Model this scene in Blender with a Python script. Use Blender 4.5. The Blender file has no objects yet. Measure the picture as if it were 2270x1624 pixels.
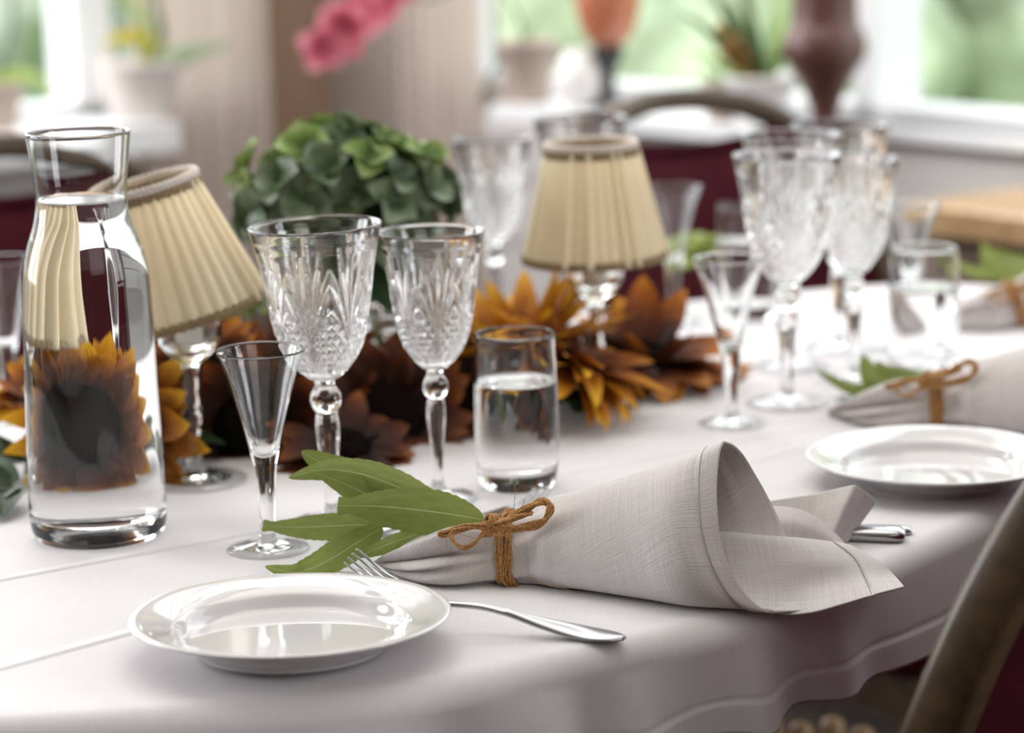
import bpy, math, random
import numpy as np
from mathutils import Vector, Matrix

scn = bpy.context.scene
COL = scn.collection
PI = math.pi
TT = 0.75                       # height of the table top above the floor

# ------------------------------------------------------------------ camera
F_PX, PITCH, ROLL, CAM_H = 5500.0, math.radians(11.2), math.radians(1.2), 0.40
cam = bpy.data.cameras.new('camera')
camo = bpy.data.objects.new('camera', cam)
COL.objects.link(camo)
cam.sensor_width = 36.0
cam.lens = F_PX / 2270.0 * 36.0
cam.clip_start, cam.clip_end = 0.05, 200
_f = Vector((0, math.cos(PITCH), -math.sin(PITCH)))
_u = Vector((0, math.sin(PITCH), math.cos(PITCH)))
_r = Vector((1, 0, 0))
CR = _r * math.cos(ROLL) - _u * math.sin(ROLL)
CU = _u * math.cos(ROLL) + _r * math.sin(ROLL)
EYE = Vector((0, 0, TT + CAM_H))
m = Matrix((CR, CU, -_f)).transposed().to_4x4()
m.translation = EYE
camo.matrix_world = m
cam.dof.use_dof = True
cam.dof.focus_distance = 1.40
cam.dof.aperture_fstop = 4.6
scn.camera = camo

# ------------------------------------------------------------------ world, sun, daylight, exposure
W = bpy.data.worlds.new('overcast_sky')
scn.world = W
W.use_nodes = True
bg = W.node_tree.nodes['Background']
bg.inputs[0].default_value = (0.86, 0.93, 1.0, 1)
bg.inputs[1].default_value = 1.5
scn.view_settings.view_transform = 'Standard'
scn.view_settings.look = 'None'
scn.view_settings.exposure = 0.38
scn.view_settings.gamma = 1.0
scn.view_settings.use_curve_mapping = False
scn.cycles.max_bounces = 22
scn.cycles.transmission_bounces = 22
scn.cycles.adaptive_threshold = 0.015
scn.cycles.glossy_bounces = 8
scn.cycles.diffuse_bounces = 4
scn.cycles.transparent_max_bounces = 24
scn.cycles.sample_clamp_indirect = 6.0
scn.cycles.use_denoising = True

def sun(name, direction, strength, angle, col):
    l = bpy.data.lights.new(name, 'SUN')
    l.energy, l.angle, l.color = strength, math.radians(angle), col
    o = bpy.data.objects.new(name, l); COL.objects.link(o)
    o.rotation_euler = Vector(direction).to_track_quat('-Z', 'Y').to_euler()
    o.location = (0, 0, 6)

def area(name, loc, target, sx, sy, energy, col):
    l = bpy.data.lights.new(name, 'AREA')
    l.shape, l.size, l.size_y, l.energy, l.color = 'RECTANGLE', sx, sy, energy, col
    o = bpy.data.objects.new(name, l); COL.objects.link(o)
    o.location = loc
    o.rotation_euler = (Vector(target) - Vector(loc)).to_track_quat('-Z', 'Y').to_euler()

CORNER = Vector((-0.30, 4.2, 0))
UL = Vector((-0.78, -0.626, 0)).normalized()     # along the left wall, away from the corner
VR = Vector((0.626, -0.78, 0)).normalized()      # along the right wall, away from the corner
NL = Vector((0.626, -0.78, 0)).normalized()      # into the room from the left wall
NR = Vector((-0.78, -0.626, 0)).normalized()     # into the room from the right wall
def on_left(t, d, z): return CORNER + UL * t + NL * d + Vector((0, 0, z))
def on_right(t, d, z): return CORNER + VR * t + NR * d + Vector((0, 0, z))

sun('garden_sun', (0.2, 0.55, -0.85), 2.0, 12, (1.0, 0.96, 0.88))
DAY = (0.97, 0.965, 1.0)
# bright sky seen through the upper part of the windows of the two walls, and through the windows of the room's left side
area('window_daylight_left', on_left(1.25, -0.35, 1.95), (0, 1.2, 1.75), 1.9, 1.4, 45, DAY)
area('window_daylight_right', on_right(1.3, -0.35, 1.95), (0, 1.2, 1.75), 2.2, 1.4, 10, DAY)
area('window_daylight_side', on_left(3.45, -.35, 1.6), (0.0, 1.3, 1.1), 1.7, 1.5, 75, DAY)
area('front_fill', (1.1, -0.55, 1.9), (0.15, 1.4, TT - .1), 1.2, 1.0, 5.5, (1.0, 0.92, 0.89))  # added fill from the camera side for the hanging cloth, no real lamp
area('cloth_drop_fill', on_right(4.6, -.35, 1.6), (0.1, 1.4, 1.1), 1.4, 1.4, 42, DAY)  # added fill from the right, brightens the hanging front of the cloth
area('corner_fill', (-.42, 3.45, 2.6), (-.35, 3.75, 0), 0.7, 0.7, 15, (1.0, 0.95, 0.91))  # added fill that lifts the curtains and the brown corner
area('overhead_fill', (-0.1, 2.3, 2.62), (-0.1, 2.35, 0), 2.0, 2.2, 20, (1.0, 0.965, 0.94))  # added overhead fill for the back of the room and the table top

# ------------------------------------------------------------------ pixel rays -> points of the place
TTV = Vector((0, 0, TT))     # PZ and PY give points measured from the table top
def _ray(px, py): return _f + CR * ((px - 1135.0) / F_PX) - CU * ((py - 812.0) / F_PX)
def PZ(px, py, z=0.0):
    d = _ray(px, py); return EYE - TTV + d * ((z - CAM_H) / d.z)
def PY(px, py, y):
    d = _ray(px, py); return EYE - TTV + d * (y / d.y)

# ------------------------------------------------------------------ object helpers
def mk(name, verts, faces, mat=None, parent=None, smooth=True, uv=None):
    me = bpy.data.meshes.new(name)
    me.from_pydata([tuple(v) for v in verts], [], [tuple(f) for f in faces])
    if mat is not None: me.materials.append(mat)
    if smooth: me.polygons.foreach_set('use_smooth', [True] * len(me.polygons))
    if uv is not None:
        l = me.uv_layers.new(name='UVMap')
        vi = np.empty(len(me.loops), dtype=np.int32); me.loops.foreach_get('vertex_index', vi)
        l.data.foreach_set('uv', np.asarray(uv, dtype=np.float32)[vi].ravel())
    me.update()
    o = bpy.data.objects.new(name, me); COL.objects.link(o)
    if parent is not None: o.parent = parent
    return o

def tag(o, label=None, cat=None, group=None, kind=None):
    if label: o['label'] = label
    if cat: o['category'] = cat
    if group: o['group'] = group
    if kind: o['kind'] = kind
    return o

def thing(name, loc, label, cat, group=None, rz=0.0, tilt=(0, 0)):
    o = bpy.data.objects.new(name, None); COL.objects.link(o)
    o.empty_display_size = 0.02
    o.location = loc; o.rotation_euler = (tilt[0], tilt[1], rz)
    return tag(o, label, cat, group)

def copy_tree(o, parent=None):
    c = o.copy(); COL.objects.link(c); c.parent = parent
    for ch in list(o.children): copy_tree(ch, c)
    return c

def dup(o, loc, label, rz=None, scale=None, group=None, tilt=None):
    c = copy_tree(o); c.location = loc; c['label'] = label
    if group: c['group'] = group
    if rz is not None or tilt is not None:
        t = tilt or (0, 0); c.rotation_euler = (t[0], t[1], rz or 0)
    if scale is not None: c.scale = scale
    return c

class MB:
    """collects shapes into one mesh"""
    def __init__(s): s.v, s.f, s.uv = [], [], []
    def add(s, v, f, uv=None):
        b = len(s.v); s.v += [Vector(p) for p in v]; s.f += [tuple(i + b for i in q) for q in f]
        s.uv += list(uv) if uv is not None else [(0, 0)] * len(v)
    def grid(s, rows, uv=None, close=False):
        n, k = len(rows), len(rows[0]); v = [p for r in rows for p in r]; f = []
        for i in range(n - 1):
            for j in range(k if close else k - 1):
                a, b = i * k + j, i * k + (j + 1) % k
                f.append((a, b, b + k, a + k))
        s.add(v, f, uv)
    def box(s, c, d, rot=None):
        c = Vector(c); v = []
        for x in (-1, 1):
            for y in (-1, 1):
                for z in (-1, 1):
                    p = Vector((x * d[0] / 2, y * d[1] / 2, z * d[2] / 2))
                    v.append(c + (rot @ p if rot else p))
        s.add(v, [(0, 1, 3, 2), (4, 6, 7, 5), (0, 4, 5, 1), (2, 3, 7, 6), (0, 2, 6, 4), (1, 5, 7, 3)])
    def tube(s, pts, r, n=8, flat=None, up=None):
        pts = [Vector(p) for p in pts]; N = len(pts)
        if not hasattr(r, '__len__'): r = [r] * N
        rows = []; ref = Vector(up) if up else Vector((0, 0, 1)); prev = None
        for i in range(N):
            t = (pts[min(i + 1, N - 1)] - pts[max(i - 1, 0)]).normalized()
            if prev is None:
                if abs(t.dot(ref)) > 0.95 and not up: ref = Vector((1, 0, 0))
                a = (ref - t * ref.dot(t)).normalized()
            else: a = (prev - t * prev.dot(t)).normalized()
            prev = a; b = t.cross(a); fl = flat or (1, 1)
            rows.append([pts[i] + (a * math.cos(q) * fl[0] + b * math.sin(q) * fl[1]) * r[i] for q in [2 * PI * j / n for j in range(n)]])
        k = len(s.v); s.grid(rows, close=True)
        s.f.append(tuple(k + j for j in reversed(range(n)))); s.f.append(tuple(k + (N - 1) * n + j for j in range(n)))
    def build(s, name, mat, parent=None, smooth=True, origin=None):
        o = Vector(origin) if origin is not None else Vector((0, 0, 0))
        return mk(name, [p - o for p in s.v], s.f, mat, parent, smooth, s.uv)

def crom(pts, n):
    """Catmull-Rom through the points, n samples"""
    P = [Vector(p) for p in pts]; m_ = len(P) - 1; out = []
    for i in range(n):
        x = i / (n - 1) * m_; k = min(int(x), m_ - 1); t = x - k
        p0, p1, p2, p3 = P[max(k - 1, 0)], P[k], P[k + 1], P[min(k + 2, m_)]
        out.append(0.5 * ((2 * p1) + (p2 - p0) * t + (2 * p0 - 5 * p1 + 4 * p2 - p3) * t * t + (3 * p1 - p0 - 3 * p2 + p3) * t ** 3))
    return out

def cr1(xs, ys, x):
    """smooth monotone-ish 1-D interpolation"""
    k = int(np.searchsorted(xs, x)) - 1; k = max(0, min(k, len(xs) - 2))
    h = xs[k + 1] - xs[k]; t = min(max((x - xs[k]) / h, 0), 1)
    def sl(i):
        if i <= 0: return (ys[1] - ys[0]) / (xs[1] - xs[0])
        if i >= len(xs) - 1: return (ys[-1] - ys[-2]) / (xs[-1] - xs[-2])
        a = (ys[i] - ys[i - 1]) / (xs[i] - xs[i - 1]); b = (ys[i + 1] - ys[i]) / (xs[i + 1] - xs[i])
        return 0 if a * b <= 0 else 2 * a * b / (a + b)
    m0, m1 = sl(k) * h, sl(k + 1) * h
    return ys[k] * (2 * t ** 3 - 3 * t * t + 1) + m0 * (t ** 3 - 2 * t * t + t) + ys[k + 1] * (-2 * t ** 3 + 3 * t * t) + m1 * (t ** 3 - t * t)

def lathe_vf(prof, n=64, fn=None):
    """revolve [(r, z)]; fn(r, z, theta) may move the point"""
    v, f, idx = [], [], []
    for (r, z) in prof:
        if r < 1e-6:
            idx.append([len(v)] * n); v.append((0, 0, z))
        else:
            row = []
            for j in range(n):
                th = 2 * PI * j / n; rr, zz = fn(r, z, th) if fn else (r, z)
                row.append(len(v)); v.append((rr * math.cos(th), rr * math.sin(th), zz))
            idx.append(row)
    for i in range(len(prof) - 1):
        a, b = idx[i], idx[i + 1]
        for j in range(n):
            q = (a[j], a[(j + 1) % n], b[(j + 1) % n], b[j]); q2 = []
            for x in q:
                if x not in q2: q2.append(x)
            if len(q2) > 2: f.append(tuple(q2))
    return v, f

def lathe(name, prof, mat, parent=None, n=64, fn=None):
    v, f = lathe_vf(prof, n, fn); return mk(name, v, f, mat, parent)

def smooth_prof(pts, n):
    """resample a list of (r, z) with Catmull-Rom"""
    return [(max(p.x, 0.0), p.y) for p in crom([(r, z, 0) for r, z in pts], n)]

# ------------------------------------------------------------------ materials
def mat_base(name):
    mt = bpy.data.materials.new(name); mt.use_nodes = True
    nt = mt.node_tree; return mt, nt, nt.nodes['Principled BSDF'], nt.nodes['Material Output']

def pmat(name, col, rough=0.5, metal=0.0, spec=0.5, noise=None, bump=None, sheen=0, coat=0, coords='Object'):
    """noise=(scale, amount) varies the colour; bump=(scale, strength)"""
    mt, nt, b, _ = mat_base(name)
    b.inputs['Base Color'].default_value = (*col, 1); b.inputs['Roughness'].default_value = rough
    b.inputs['Metallic'].default_value = metal; b.inputs['Specular IOR Level'].default_value = spec
    b.inputs['Sheen Weight'].default_value = sheen; b.inputs['Coat Weight'].default_value = coat
    if noise or bump: tc = nt.nodes.new('ShaderNodeTexCoord')
    if noise:
        n = nt.nodes.new('ShaderNodeTexNoise'); n.inputs['Scale'].default_value = noise[0]; n.inputs['Detail'].default_value = 4
        nt.links.new(tc.outputs[coords], n.inputs['Vector'])
        r = nt.nodes.new('ShaderNodeValToRGB')
        r.color_ramp.elements[0].position, r.color_ramp.elements[1].position = 0.3, 0.7
        r.color_ramp.elements[0].color = (*[c * (1 - noise[1]) for c in col], 1)
        r.color_ramp.elements[1].color = (*[min(1, c * (1 + noise[1])) for c in col], 1)
        nt.links.new(n.outputs['Fac'], r.inputs['Fac']); nt.links.new(r.outputs['Color'], b.inputs['Base Color'])
    if bump:
        n = nt.nodes.new('ShaderNodeTexNoise'); n.inputs['Scale'].default_value = bump[0]
        nt.links.new(tc.outputs[coords], n.inputs['Vector'])
        bp = nt.nodes.new('ShaderNodeBump'); bp.inputs['Strength'].default_value = bump[1]; bp.inputs['Distance'].default_value = 0.002
        nt.links.new(n.outputs['Fac'], bp.inputs['Height']); nt.links.new(bp.outputs['Normal'], b.inputs['Normal'])
    return mt

def glass_mat(name, ior, col=(1, 1, 1)):
    mt, nt, b, out = mat_base(name); nt.nodes.remove(b)
    g = nt.nodes.new('ShaderNodeBsdfGlass'); g.inputs['IOR'].default_value = ior; g.inputs['Roughness'].default_value = 0.0
    g.inputs['Color'].default_value = (*col, 1); nt.links.new(g.outputs[0], out.inputs['Surface']); return mt

def pane_mat(name):
    mt, nt, b, out = mat_base(name); nt.nodes.remove(b)
    t = nt.nodes.new('ShaderNodeBsdfTransparent'); g = nt.nodes.new('ShaderNodeBsdfGlossy'); g.inputs['Roughness'].default_value = 0.02
    mx = nt.nodes.new('ShaderNodeMixShader'); mx.inputs[0].default_value = 0.04
    nt.links.new(t.outputs[0], mx.inputs[1]); nt.links.new(g.outputs[0], mx.inputs[2])
    nt.links.new(mx.outputs[0], out.inputs['Surface']); return mt

def cloth_mat(name, col, thread, contrast, bump, trans=0.0, coords='UV', creases=()):
    """woven cloth: two sets of threads with slubs; thread = threads per metre of the coordinate"""
    mt, nt, b, out = mat_base(name); N, L = nt.nodes, nt.links
    tc = N.new('ShaderNodeTexCoord')
    def threads(sx, sy):
        mp = N.new('ShaderNodeMapping'); mp.inputs['Scale'].default_value = (sx, sy, 1 if coords == 'UV' else min(sx, sy))
        n = N.new('ShaderNodeTexNoise'); n.inputs['Scale'].default_value = 1; n.inputs['Detail'].default_value = 2
        L.new(tc.outputs[coords], mp.inputs['Vector']); L.new(mp.outputs[0], n.inputs['Vector']); return n
    a, c = threads(thread, thread * 0.014), threads(thread * 0.02, thread)
    ad = N.new('ShaderNodeMath'); ad.operation = 'ADD'; L.new(a.outputs['Fac'], ad.inputs[0]); L.new(c.outputs['Fac'], ad.inputs[1])
    r = N.new('ShaderNodeMapRange'); r.inputs['From Min'].default_value = 0.7; r.inputs['From Max'].default_value = 1.3
    L.new(ad.outputs[0], r.inputs['Value'])
    mx = N.new('ShaderNodeMix'); mx.data_type = 'RGBA'
    mx.inputs[6].default_value = (*[x * (1 - contrast) for x in col], 1); mx.inputs[7].default_value = (*[min(1, x * (1 + contrast)) for x in col], 1)
    L.new(r.outputs[0], mx.inputs[0]); L.new(mx.outputs[2], b.inputs['Base Color'])
    b.inputs['Roughness'].default_value = 0.85; b.inputs['Specular IOR Level'].default_value = 0.2; b.inputs['Sheen Weight'].default_value = 0.1
    bp = N.new('ShaderNodeBump'); bp.inputs['Strength'].default_value = bump; bp.inputs['Distance'].default_value = 0.0006
    L.new(r.outputs[0], bp.inputs['Height']); last = bp
    for (px, py, nx, ny) in creases:         # an ironed fold: a low ridge along a line
        dp = N.new('ShaderNodeVectorMath'); dp.operation = 'DOT_PRODUCT'; dp.inputs[1].default_value = (nx, ny, 0)
        L.new(tc.outputs['Object'], dp.inputs[0])
        sb = N.new('ShaderNodeMath'); sb.operation = 'SUBTRACT'; sb.inputs[1].default_value = px * nx + py * ny; L.new(dp.outputs['Value'], sb.inputs[0])
        ab = N.new('ShaderNodeMath'); ab.operation = 'ABSOLUTE'; L.new(sb.outputs[0], ab.inputs[0])
        mr = N.new('ShaderNodeMapRange'); mr.interpolation_type = 'SMOOTHSTEP'
        mr.inputs['From Min'].default_value = 0; mr.inputs['From Max'].default_value = 0.007; mr.inputs['To Min'].default_value = 1; mr.inputs['To Max'].default_value = 0
        L.new(ab.outputs[0], mr.inputs['Value'])
        b2 = N.new('ShaderNodeBump'); b2.inputs['Strength'].default_value = 1.0; b2.inputs['Distance'].default_value = 0.0016
        L.new(mr.outputs[0], b2.inputs['Height']); L.new(last.outputs[0], b2.inputs['Normal']); last = b2
    L.new(last.outputs[0], b.inputs['Normal'])
    if trans > 0:
        t = N.new('ShaderNodeBsdfTranslucent'); t.inputs['Color'].default_value = (*col, 1)
        ms = N.new('ShaderNodeMixShader'); ms.inputs[0].default_value = trans
        L.new(b.outputs[0], ms.inputs[1]); L.new(t.outputs[0], ms.inputs[2]); L.new(ms.outputs[0], out.inputs['Surface'])
    return mt

def ramp_mat(name, stops, rough=0.6, trans=0.25, streak=(14, 120), amount=0.36):
    """colour along UV.x (stem to tip) broken by streaks that run lengthwise; a little light passes through"""
    mt, nt, b, out = mat_base(name); N, L = nt.nodes, nt.links
    tc = N.new('ShaderNodeTexCoord'); sp = N.new('ShaderNodeSeparateXYZ'); L.new(tc.outputs['UV'], sp.inputs[0])
    mp = N.new('ShaderNodeMapping'); mp.inputs['Scale'].default_value = (streak[0] * 0.2, streak[0], 1); L.new(tc.outputs['UV'], mp.inputs['Vector'])
    n = N.new('ShaderNodeTexNoise'); n.inputs['Scale'].default_value = 1.5; n.inputs['Detail'].default_value = 3; L.new(mp.outputs[0], n.inputs['Vector'])
    ma = N.new('ShaderNodeMath'); ma.operation = 'MULTIPLY_ADD'; ma.inputs[1].default_value = amount * 2; ma.inputs[2].default_value = -amount
    L.new(n.outputs['Fac'], ma.inputs[0])
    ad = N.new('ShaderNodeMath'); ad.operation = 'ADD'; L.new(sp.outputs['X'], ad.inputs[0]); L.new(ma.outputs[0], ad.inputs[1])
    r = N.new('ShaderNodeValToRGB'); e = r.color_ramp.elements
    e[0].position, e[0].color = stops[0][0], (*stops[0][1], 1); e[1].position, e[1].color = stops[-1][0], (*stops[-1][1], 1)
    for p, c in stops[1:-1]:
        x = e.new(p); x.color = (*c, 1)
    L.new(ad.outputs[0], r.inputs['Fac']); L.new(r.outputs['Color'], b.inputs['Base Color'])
    b.inputs['Roughness'].default_value = rough; b.inputs['Specular IOR Level'].default_value = 0.25
    t = N.new('ShaderNodeBsdfTranslucent'); L.new(r.outputs['Color'], t.inputs['Color'])
    ms = N.new('ShaderNodeMixShader'); ms.inputs[0].default_value = trans
    L.new(b.outputs[0], ms.inputs[1]); L.new(t.outputs[0], ms.inputs[2]); L.new(ms.outputs[0], out.inputs['Surface'])
    return mt

def leaf_mat(name, col, vein, trans=0.3):
    """leaf: UV.x along, UV.y across (0.5 = midrib), pale midrib and side veins"""
    mt, nt, b, out = mat_base(name); N, L = nt.nodes, nt.links
    tc = N.new('ShaderNodeTexCoord'); sp = N.new('ShaderNodeSeparateXYZ'); L.new(tc.outputs['UV'], sp.inputs[0])
    def M(op, a, bb=None, cc=None):
        n = N.new('ShaderNodeMath'); n.operation = op
        for i, x in enumerate((a, bb, cc)):
            if x is None: continue
            if isinstance(x, (int, float)): n.inputs[i].default_value = x
            else: L.new(x, n.inputs[i])
        return n.outputs[0]
    d = M('ABSOLUTE', M('SUBTRACT', sp.outputs['Y'], 0.5))
    mid = M('LESS_THAN', d, 0.014)
    w = M('FRACT', M('MULTIPLY', M('SUBTRACT', sp.outputs['X'], M('MULTIPLY', d, 0.35)), 9.0))
    side = M('MULTIPLY', M('LESS_THAN', w, 0.05), 0.10)
    fac = M('MAXIMUM', mid, side)
    nz = N.new('ShaderNodeTexNoise'); nz.inputs['Scale'].default_value = 7; nz.inputs['Detail'].default_value = 5; L.new(tc.outputs['UV'], nz.inputs['Vector'])
    m0 = N.new('ShaderNodeMix'); m0.data_type = 'RGBA'; m0.inputs[6].default_value = (*[c * 0.75 for c in col], 1); m0.inputs[7].default_value = (*[c * 1.25 for c in col], 1)
    L.new(nz.outputs['Fac'], m0.inputs[0])
    m1 = N.new('ShaderNodeMix'); m1.data_type = 'RGBA'; m1.inputs[7].default_value = (*vein, 1)
    L.new(fac, m1.inputs[0]); L.new(m0.outputs[2], m1.inputs[6]); L.new(m1.outputs[2], b.inputs['Base Color'])
    b.inputs['Roughness'].default_value = 0.5; b.inputs['Specular IOR Level'].default_value = 0.3
    t = N.new('ShaderNodeBsdfTranslucent'); L.new(m1.outputs[2], t.inputs['Color'])
    ms = N.new('ShaderNodeMixShader'); ms.inputs[0].default_value = trans
    L.new(b.outputs[0], ms.inputs[1]); L.new(t.outputs[0], ms.inputs[2]); L.new(ms.outputs[0], out.inputs['Surface'])
    return mt

def wood_mat(name, dark, light, rough=0.4):
    mt, nt, b, _ = mat_base(name); N, L = nt.nodes, nt.links
    tc = N.new('ShaderNodeTexCoord'); mp = N.new('ShaderNodeMapping'); mp.inputs['Scale'].default_value = (6, 60, 60)
    n = N.new('ShaderNodeTexNoise'); n.inputs['Scale'].default_value = 1; n.inputs['Detail'].default_value = 6
    r = N.new('ShaderNodeValToRGB'); r.color_ramp.elements[0].position = 0.35; r.color_ramp.elements[1].position = 0.65
    r.color_ramp.elements[0].color = (*dark, 1); r.color_ramp.elements[1].color = (*light, 1)
    L.new(tc.outputs['Object'], mp.inputs['Vector']); L.new(mp.outputs[0], n.inputs['Vector']); L.new(n.outputs['Fac'], r.inputs['Fac'])
    L.new(r.outputs['Color'], b.inputs['Base Color']); b.inputs['Roughness'].default_value = rough
    return mt

M = {}
M['glass'] = glass_mat('clear_glass', 1.40, (0.985, 0.99, 0.99))
M['crystal'] = glass_mat('cut_crystal', 1.53, (0.985, 0.985, 0.985))
M['water'] = glass_mat('water', 1.33)
M['water_wall'] = glass_mat('water_against_glass', 1.33 / 1.40)
M['pane'] = pane_mat('window_pane')
M['tablecloth'] = cloth_mat('white_linen', (0.70, 0.682, 0.688), 1500, 0.03, 0.10, coords='Object',
    creases=[(-0.27, 1.238, 0.70, -0.714), (0.107, 1.687, 0.565, -0.825)])
M['napkin'] = cloth_mat('grey_linen', (0.63, 0.585, 0.57), 1700, 0.13, 0.45, trans=0.08)
M['porcelain'] = pmat('white_porcelain', (0.67, 0.652, 0.648), 0.06, coat=0.5)
M['silver'] = pmat('silver_plate', (0.43, 0.43, 0.44), 0.22, metal=1.0)
M['twine'] = pmat('jute_twine', (0.48, 0.24, 0.08), 0.85, noise=(700, 0.4), bump=(1800, 0.7))
M['leaf'] = leaf_mat('willow_leaf', (0.245, 0.30, 0.075), (0.52, 0.52, 0.28), .35)
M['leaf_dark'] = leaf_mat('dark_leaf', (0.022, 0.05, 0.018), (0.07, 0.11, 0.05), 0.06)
M['stalk'] = pmat('green_stalk', (0.16, 0.22, 0.06), 0.6)
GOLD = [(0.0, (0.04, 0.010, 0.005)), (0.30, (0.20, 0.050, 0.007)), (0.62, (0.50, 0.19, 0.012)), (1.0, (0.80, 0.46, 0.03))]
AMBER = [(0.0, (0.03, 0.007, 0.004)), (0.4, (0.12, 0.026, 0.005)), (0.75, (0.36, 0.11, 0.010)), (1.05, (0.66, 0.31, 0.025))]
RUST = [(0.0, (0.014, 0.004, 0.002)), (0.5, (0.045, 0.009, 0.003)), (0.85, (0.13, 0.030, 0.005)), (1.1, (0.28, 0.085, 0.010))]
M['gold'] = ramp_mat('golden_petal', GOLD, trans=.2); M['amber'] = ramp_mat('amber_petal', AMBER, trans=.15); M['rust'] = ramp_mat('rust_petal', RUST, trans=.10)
M['seed'] = pmat('seed_disc', (0.010, 0.007, 0.006), 1.0, spec=0.0, bump=(700, 1.0))
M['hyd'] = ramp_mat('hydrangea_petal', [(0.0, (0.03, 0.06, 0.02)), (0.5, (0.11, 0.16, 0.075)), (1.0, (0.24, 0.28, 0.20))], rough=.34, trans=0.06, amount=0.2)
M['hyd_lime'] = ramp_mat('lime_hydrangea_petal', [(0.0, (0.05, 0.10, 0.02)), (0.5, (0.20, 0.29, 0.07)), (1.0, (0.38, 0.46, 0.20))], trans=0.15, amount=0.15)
M['shade'] = None
M['trim'] = pmat('braid_trim', (0.27, 0.19, 0.10), 0.9, noise=(600, 0.3), bump=(700, 1.0))
M['ruffle'] = pmat('pale_ruffle', (0.62, 0.55, 0.48), 0.9, bump=(500, 0.6))
M['wax'] = pmat('candle_wax', (0.85, 0.82, 0.74), 0.5)
M['wood'] = wood_mat('chair_wood', (0.045, 0.025, 0.010), (0.085, 0.050, 0.021), 0.4)
M['velvet'] = pmat('burgundy_velvet', (0.046, 0.0025, 0.007), 0.85, spec=0.15, noise=(40, 0.25))
M['oak'] = wood_mat('pale_oak', (0.50, 0.32, 0.16), (0.62, 0.42, 0.23), 0.16)
M['brownwood'] = wood_mat('brown_wood', (0.16, 0.11, 0.08), (0.24, 0.17, 0.13), 0.5)
M['white'] = pmat('white_paint', (0.76, 0.77, 0.78), 0.4)
M['panel'] = pmat('grey_white_panel', (0.56, 0.53, 0.51), 0.5)
M['wallbrown'] = pmat('brown_wallpaper', (0.30, 0.20, 0.14), 0.8, noise=(8, 0.08))
M['wallgrey'] = pmat('taupe_wallpaper', (0.30, 0.25, 0.215), 0.8, noise=(8, 0.08))
M['ceiling'] = pmat('ceiling_paint', (0.8, 0.78, 0.75), 0.9)
M['floor'] = wood_mat('dark_floor', (0.016, 0.010, 0.007), (0.028, 0.018, 0.012), 0.6)

# ------------------------------------------------------------------ the setting
def wall(name, at, length, holes, mat, t0=0.0, height=2.7, thick=0.16):
    mb = MB(); spans = sorted(holes); cur = t0
    def slab(a, b, z0, z1):
        P = [at(t, d, z) for t in (a, b) for d in (0, -thick) for z in (z0, z1)]
        mb.add(P, [(0, 1, 3, 2), (4, 6, 7, 5), (0, 4, 5, 1), (2, 3, 7, 6), (0, 2, 6, 4), (1, 5, 7, 3)])
    for (a, b, z0, z1) in spans:
        if a > cur: slab(cur, a, 0, height)
        slab(a, b, 0, z0); slab(a, b, z1, height); cur = b
    slab(cur, length, 0, height)
    o = mb.build(name, mat, None, False); return tag(o, kind='structure')

def window(name, at, a, b, z0, z1, bars=(), rail=0.07, sides=(0.05, 0.05), depth=0.12, lip=0.02, sill_from=None):
    root = bpy.data.objects.new(name, None); COL.objects.link(root); tag(root, kind='structure')
    fr = MB()
    def bar(t_0, t_1, y0, y1, d0=-0.11, d1=-0.02):
        P = [at(t, d, z) for t in (t_0, t_1) for d in (d1, d0) for z in (y0, y1)]
        fr.add(P, [(0, 1, 3, 2), (4, 6, 7, 5), (0, 4, 5, 1), (2, 3, 7, 6), (0, 2, 6, 4), (1, 5, 7, 3)])
    bar(a, b, z0, z0 + rail); bar(a, b, z1 - rail, z1); bar(a, a + sides[0], z0, z1); bar(b - sides[1], b, z0, z1)
    for t in bars: bar(t - 0.033, t + 0.033, z0, z1)
    fr.build('frame', M['white'], root, False)
    p = MB(); P = [at(t, d, z) for t in (a + 0.02, b - 0.02) for d in (-0.060, -0.066) for z in (z0 + 0.02, z1 - 0.02)]
    p.add(P, [(0, 1, 3, 2), (4, 6, 7, 5), (0, 4, 5, 1), (2, 3, 7, 6), (0, 2, 6, 4), (1, 5, 7, 3)])
    p.build('pane', M['pane'], root, False)
    s = MB(); P = [at(t, d, z) for t in (sill_from or a, b) for d in (depth, -0.03) for z in (z0 - lip, z0)]
    s.add(P, [(0, 1, 3, 2), (4, 6, 7, 5), (0, 4, 5, 1), (2, 3, 7, 6), (0, 2, 6, 4), (1, 5, 7, 3)])
    s.build('sill', M['white'], root, False)

SILL_L, SILL_R = TT + 0.040, TT + 0.072
def t_at(base, along, nrm, px, d, py=250):
    """distance along a wall at which a point d in front of it is seen at pixel column px"""
    k = _ray(px, py); k = k.x / k.y; c = base + nrm * d
    return (k * c.y - c.x) / (along.x - k * along.y)
def t_right(px, d=0.0, py=250): return t_at(CORNER, VR, NR, px, d, py)
def t_left(px, d=0.0, py=250): return t_at(CORNER, UL, NL, px, d, py)
WL = t_left(246, -.02, 150)
MU0, MU1, MUC = t_right(1893, -.02, 60), t_right(1940, -.02, 150), t_right(1915, -.02, 150)
WL0 = t_left(575, .0)
W2 = t_right(935, .0)
wall('wall_left', on_left, 6.0, [(WL0, 2.1, SILL_L, 2.35), (2.6, 4.3, SILL_L, 2.35)], M['wallbrown'])
wall('wall_right', on_right, 7.6, [(W2, MUC, SILL_R, 2.35), (MUC, 2.9, SILL_R, 2.35), (3.9, 5.3, SILL_R, 2.35)], M['wallgrey'])
window('window_1', on_left, WL0, 2.1, SILL_L, 2.35, ((WL + t_left(172, -.02, 100)) / 2, 1.3), 0.020, (.03, .06), 0.175, 0.045, t_left(395, .175))
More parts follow.
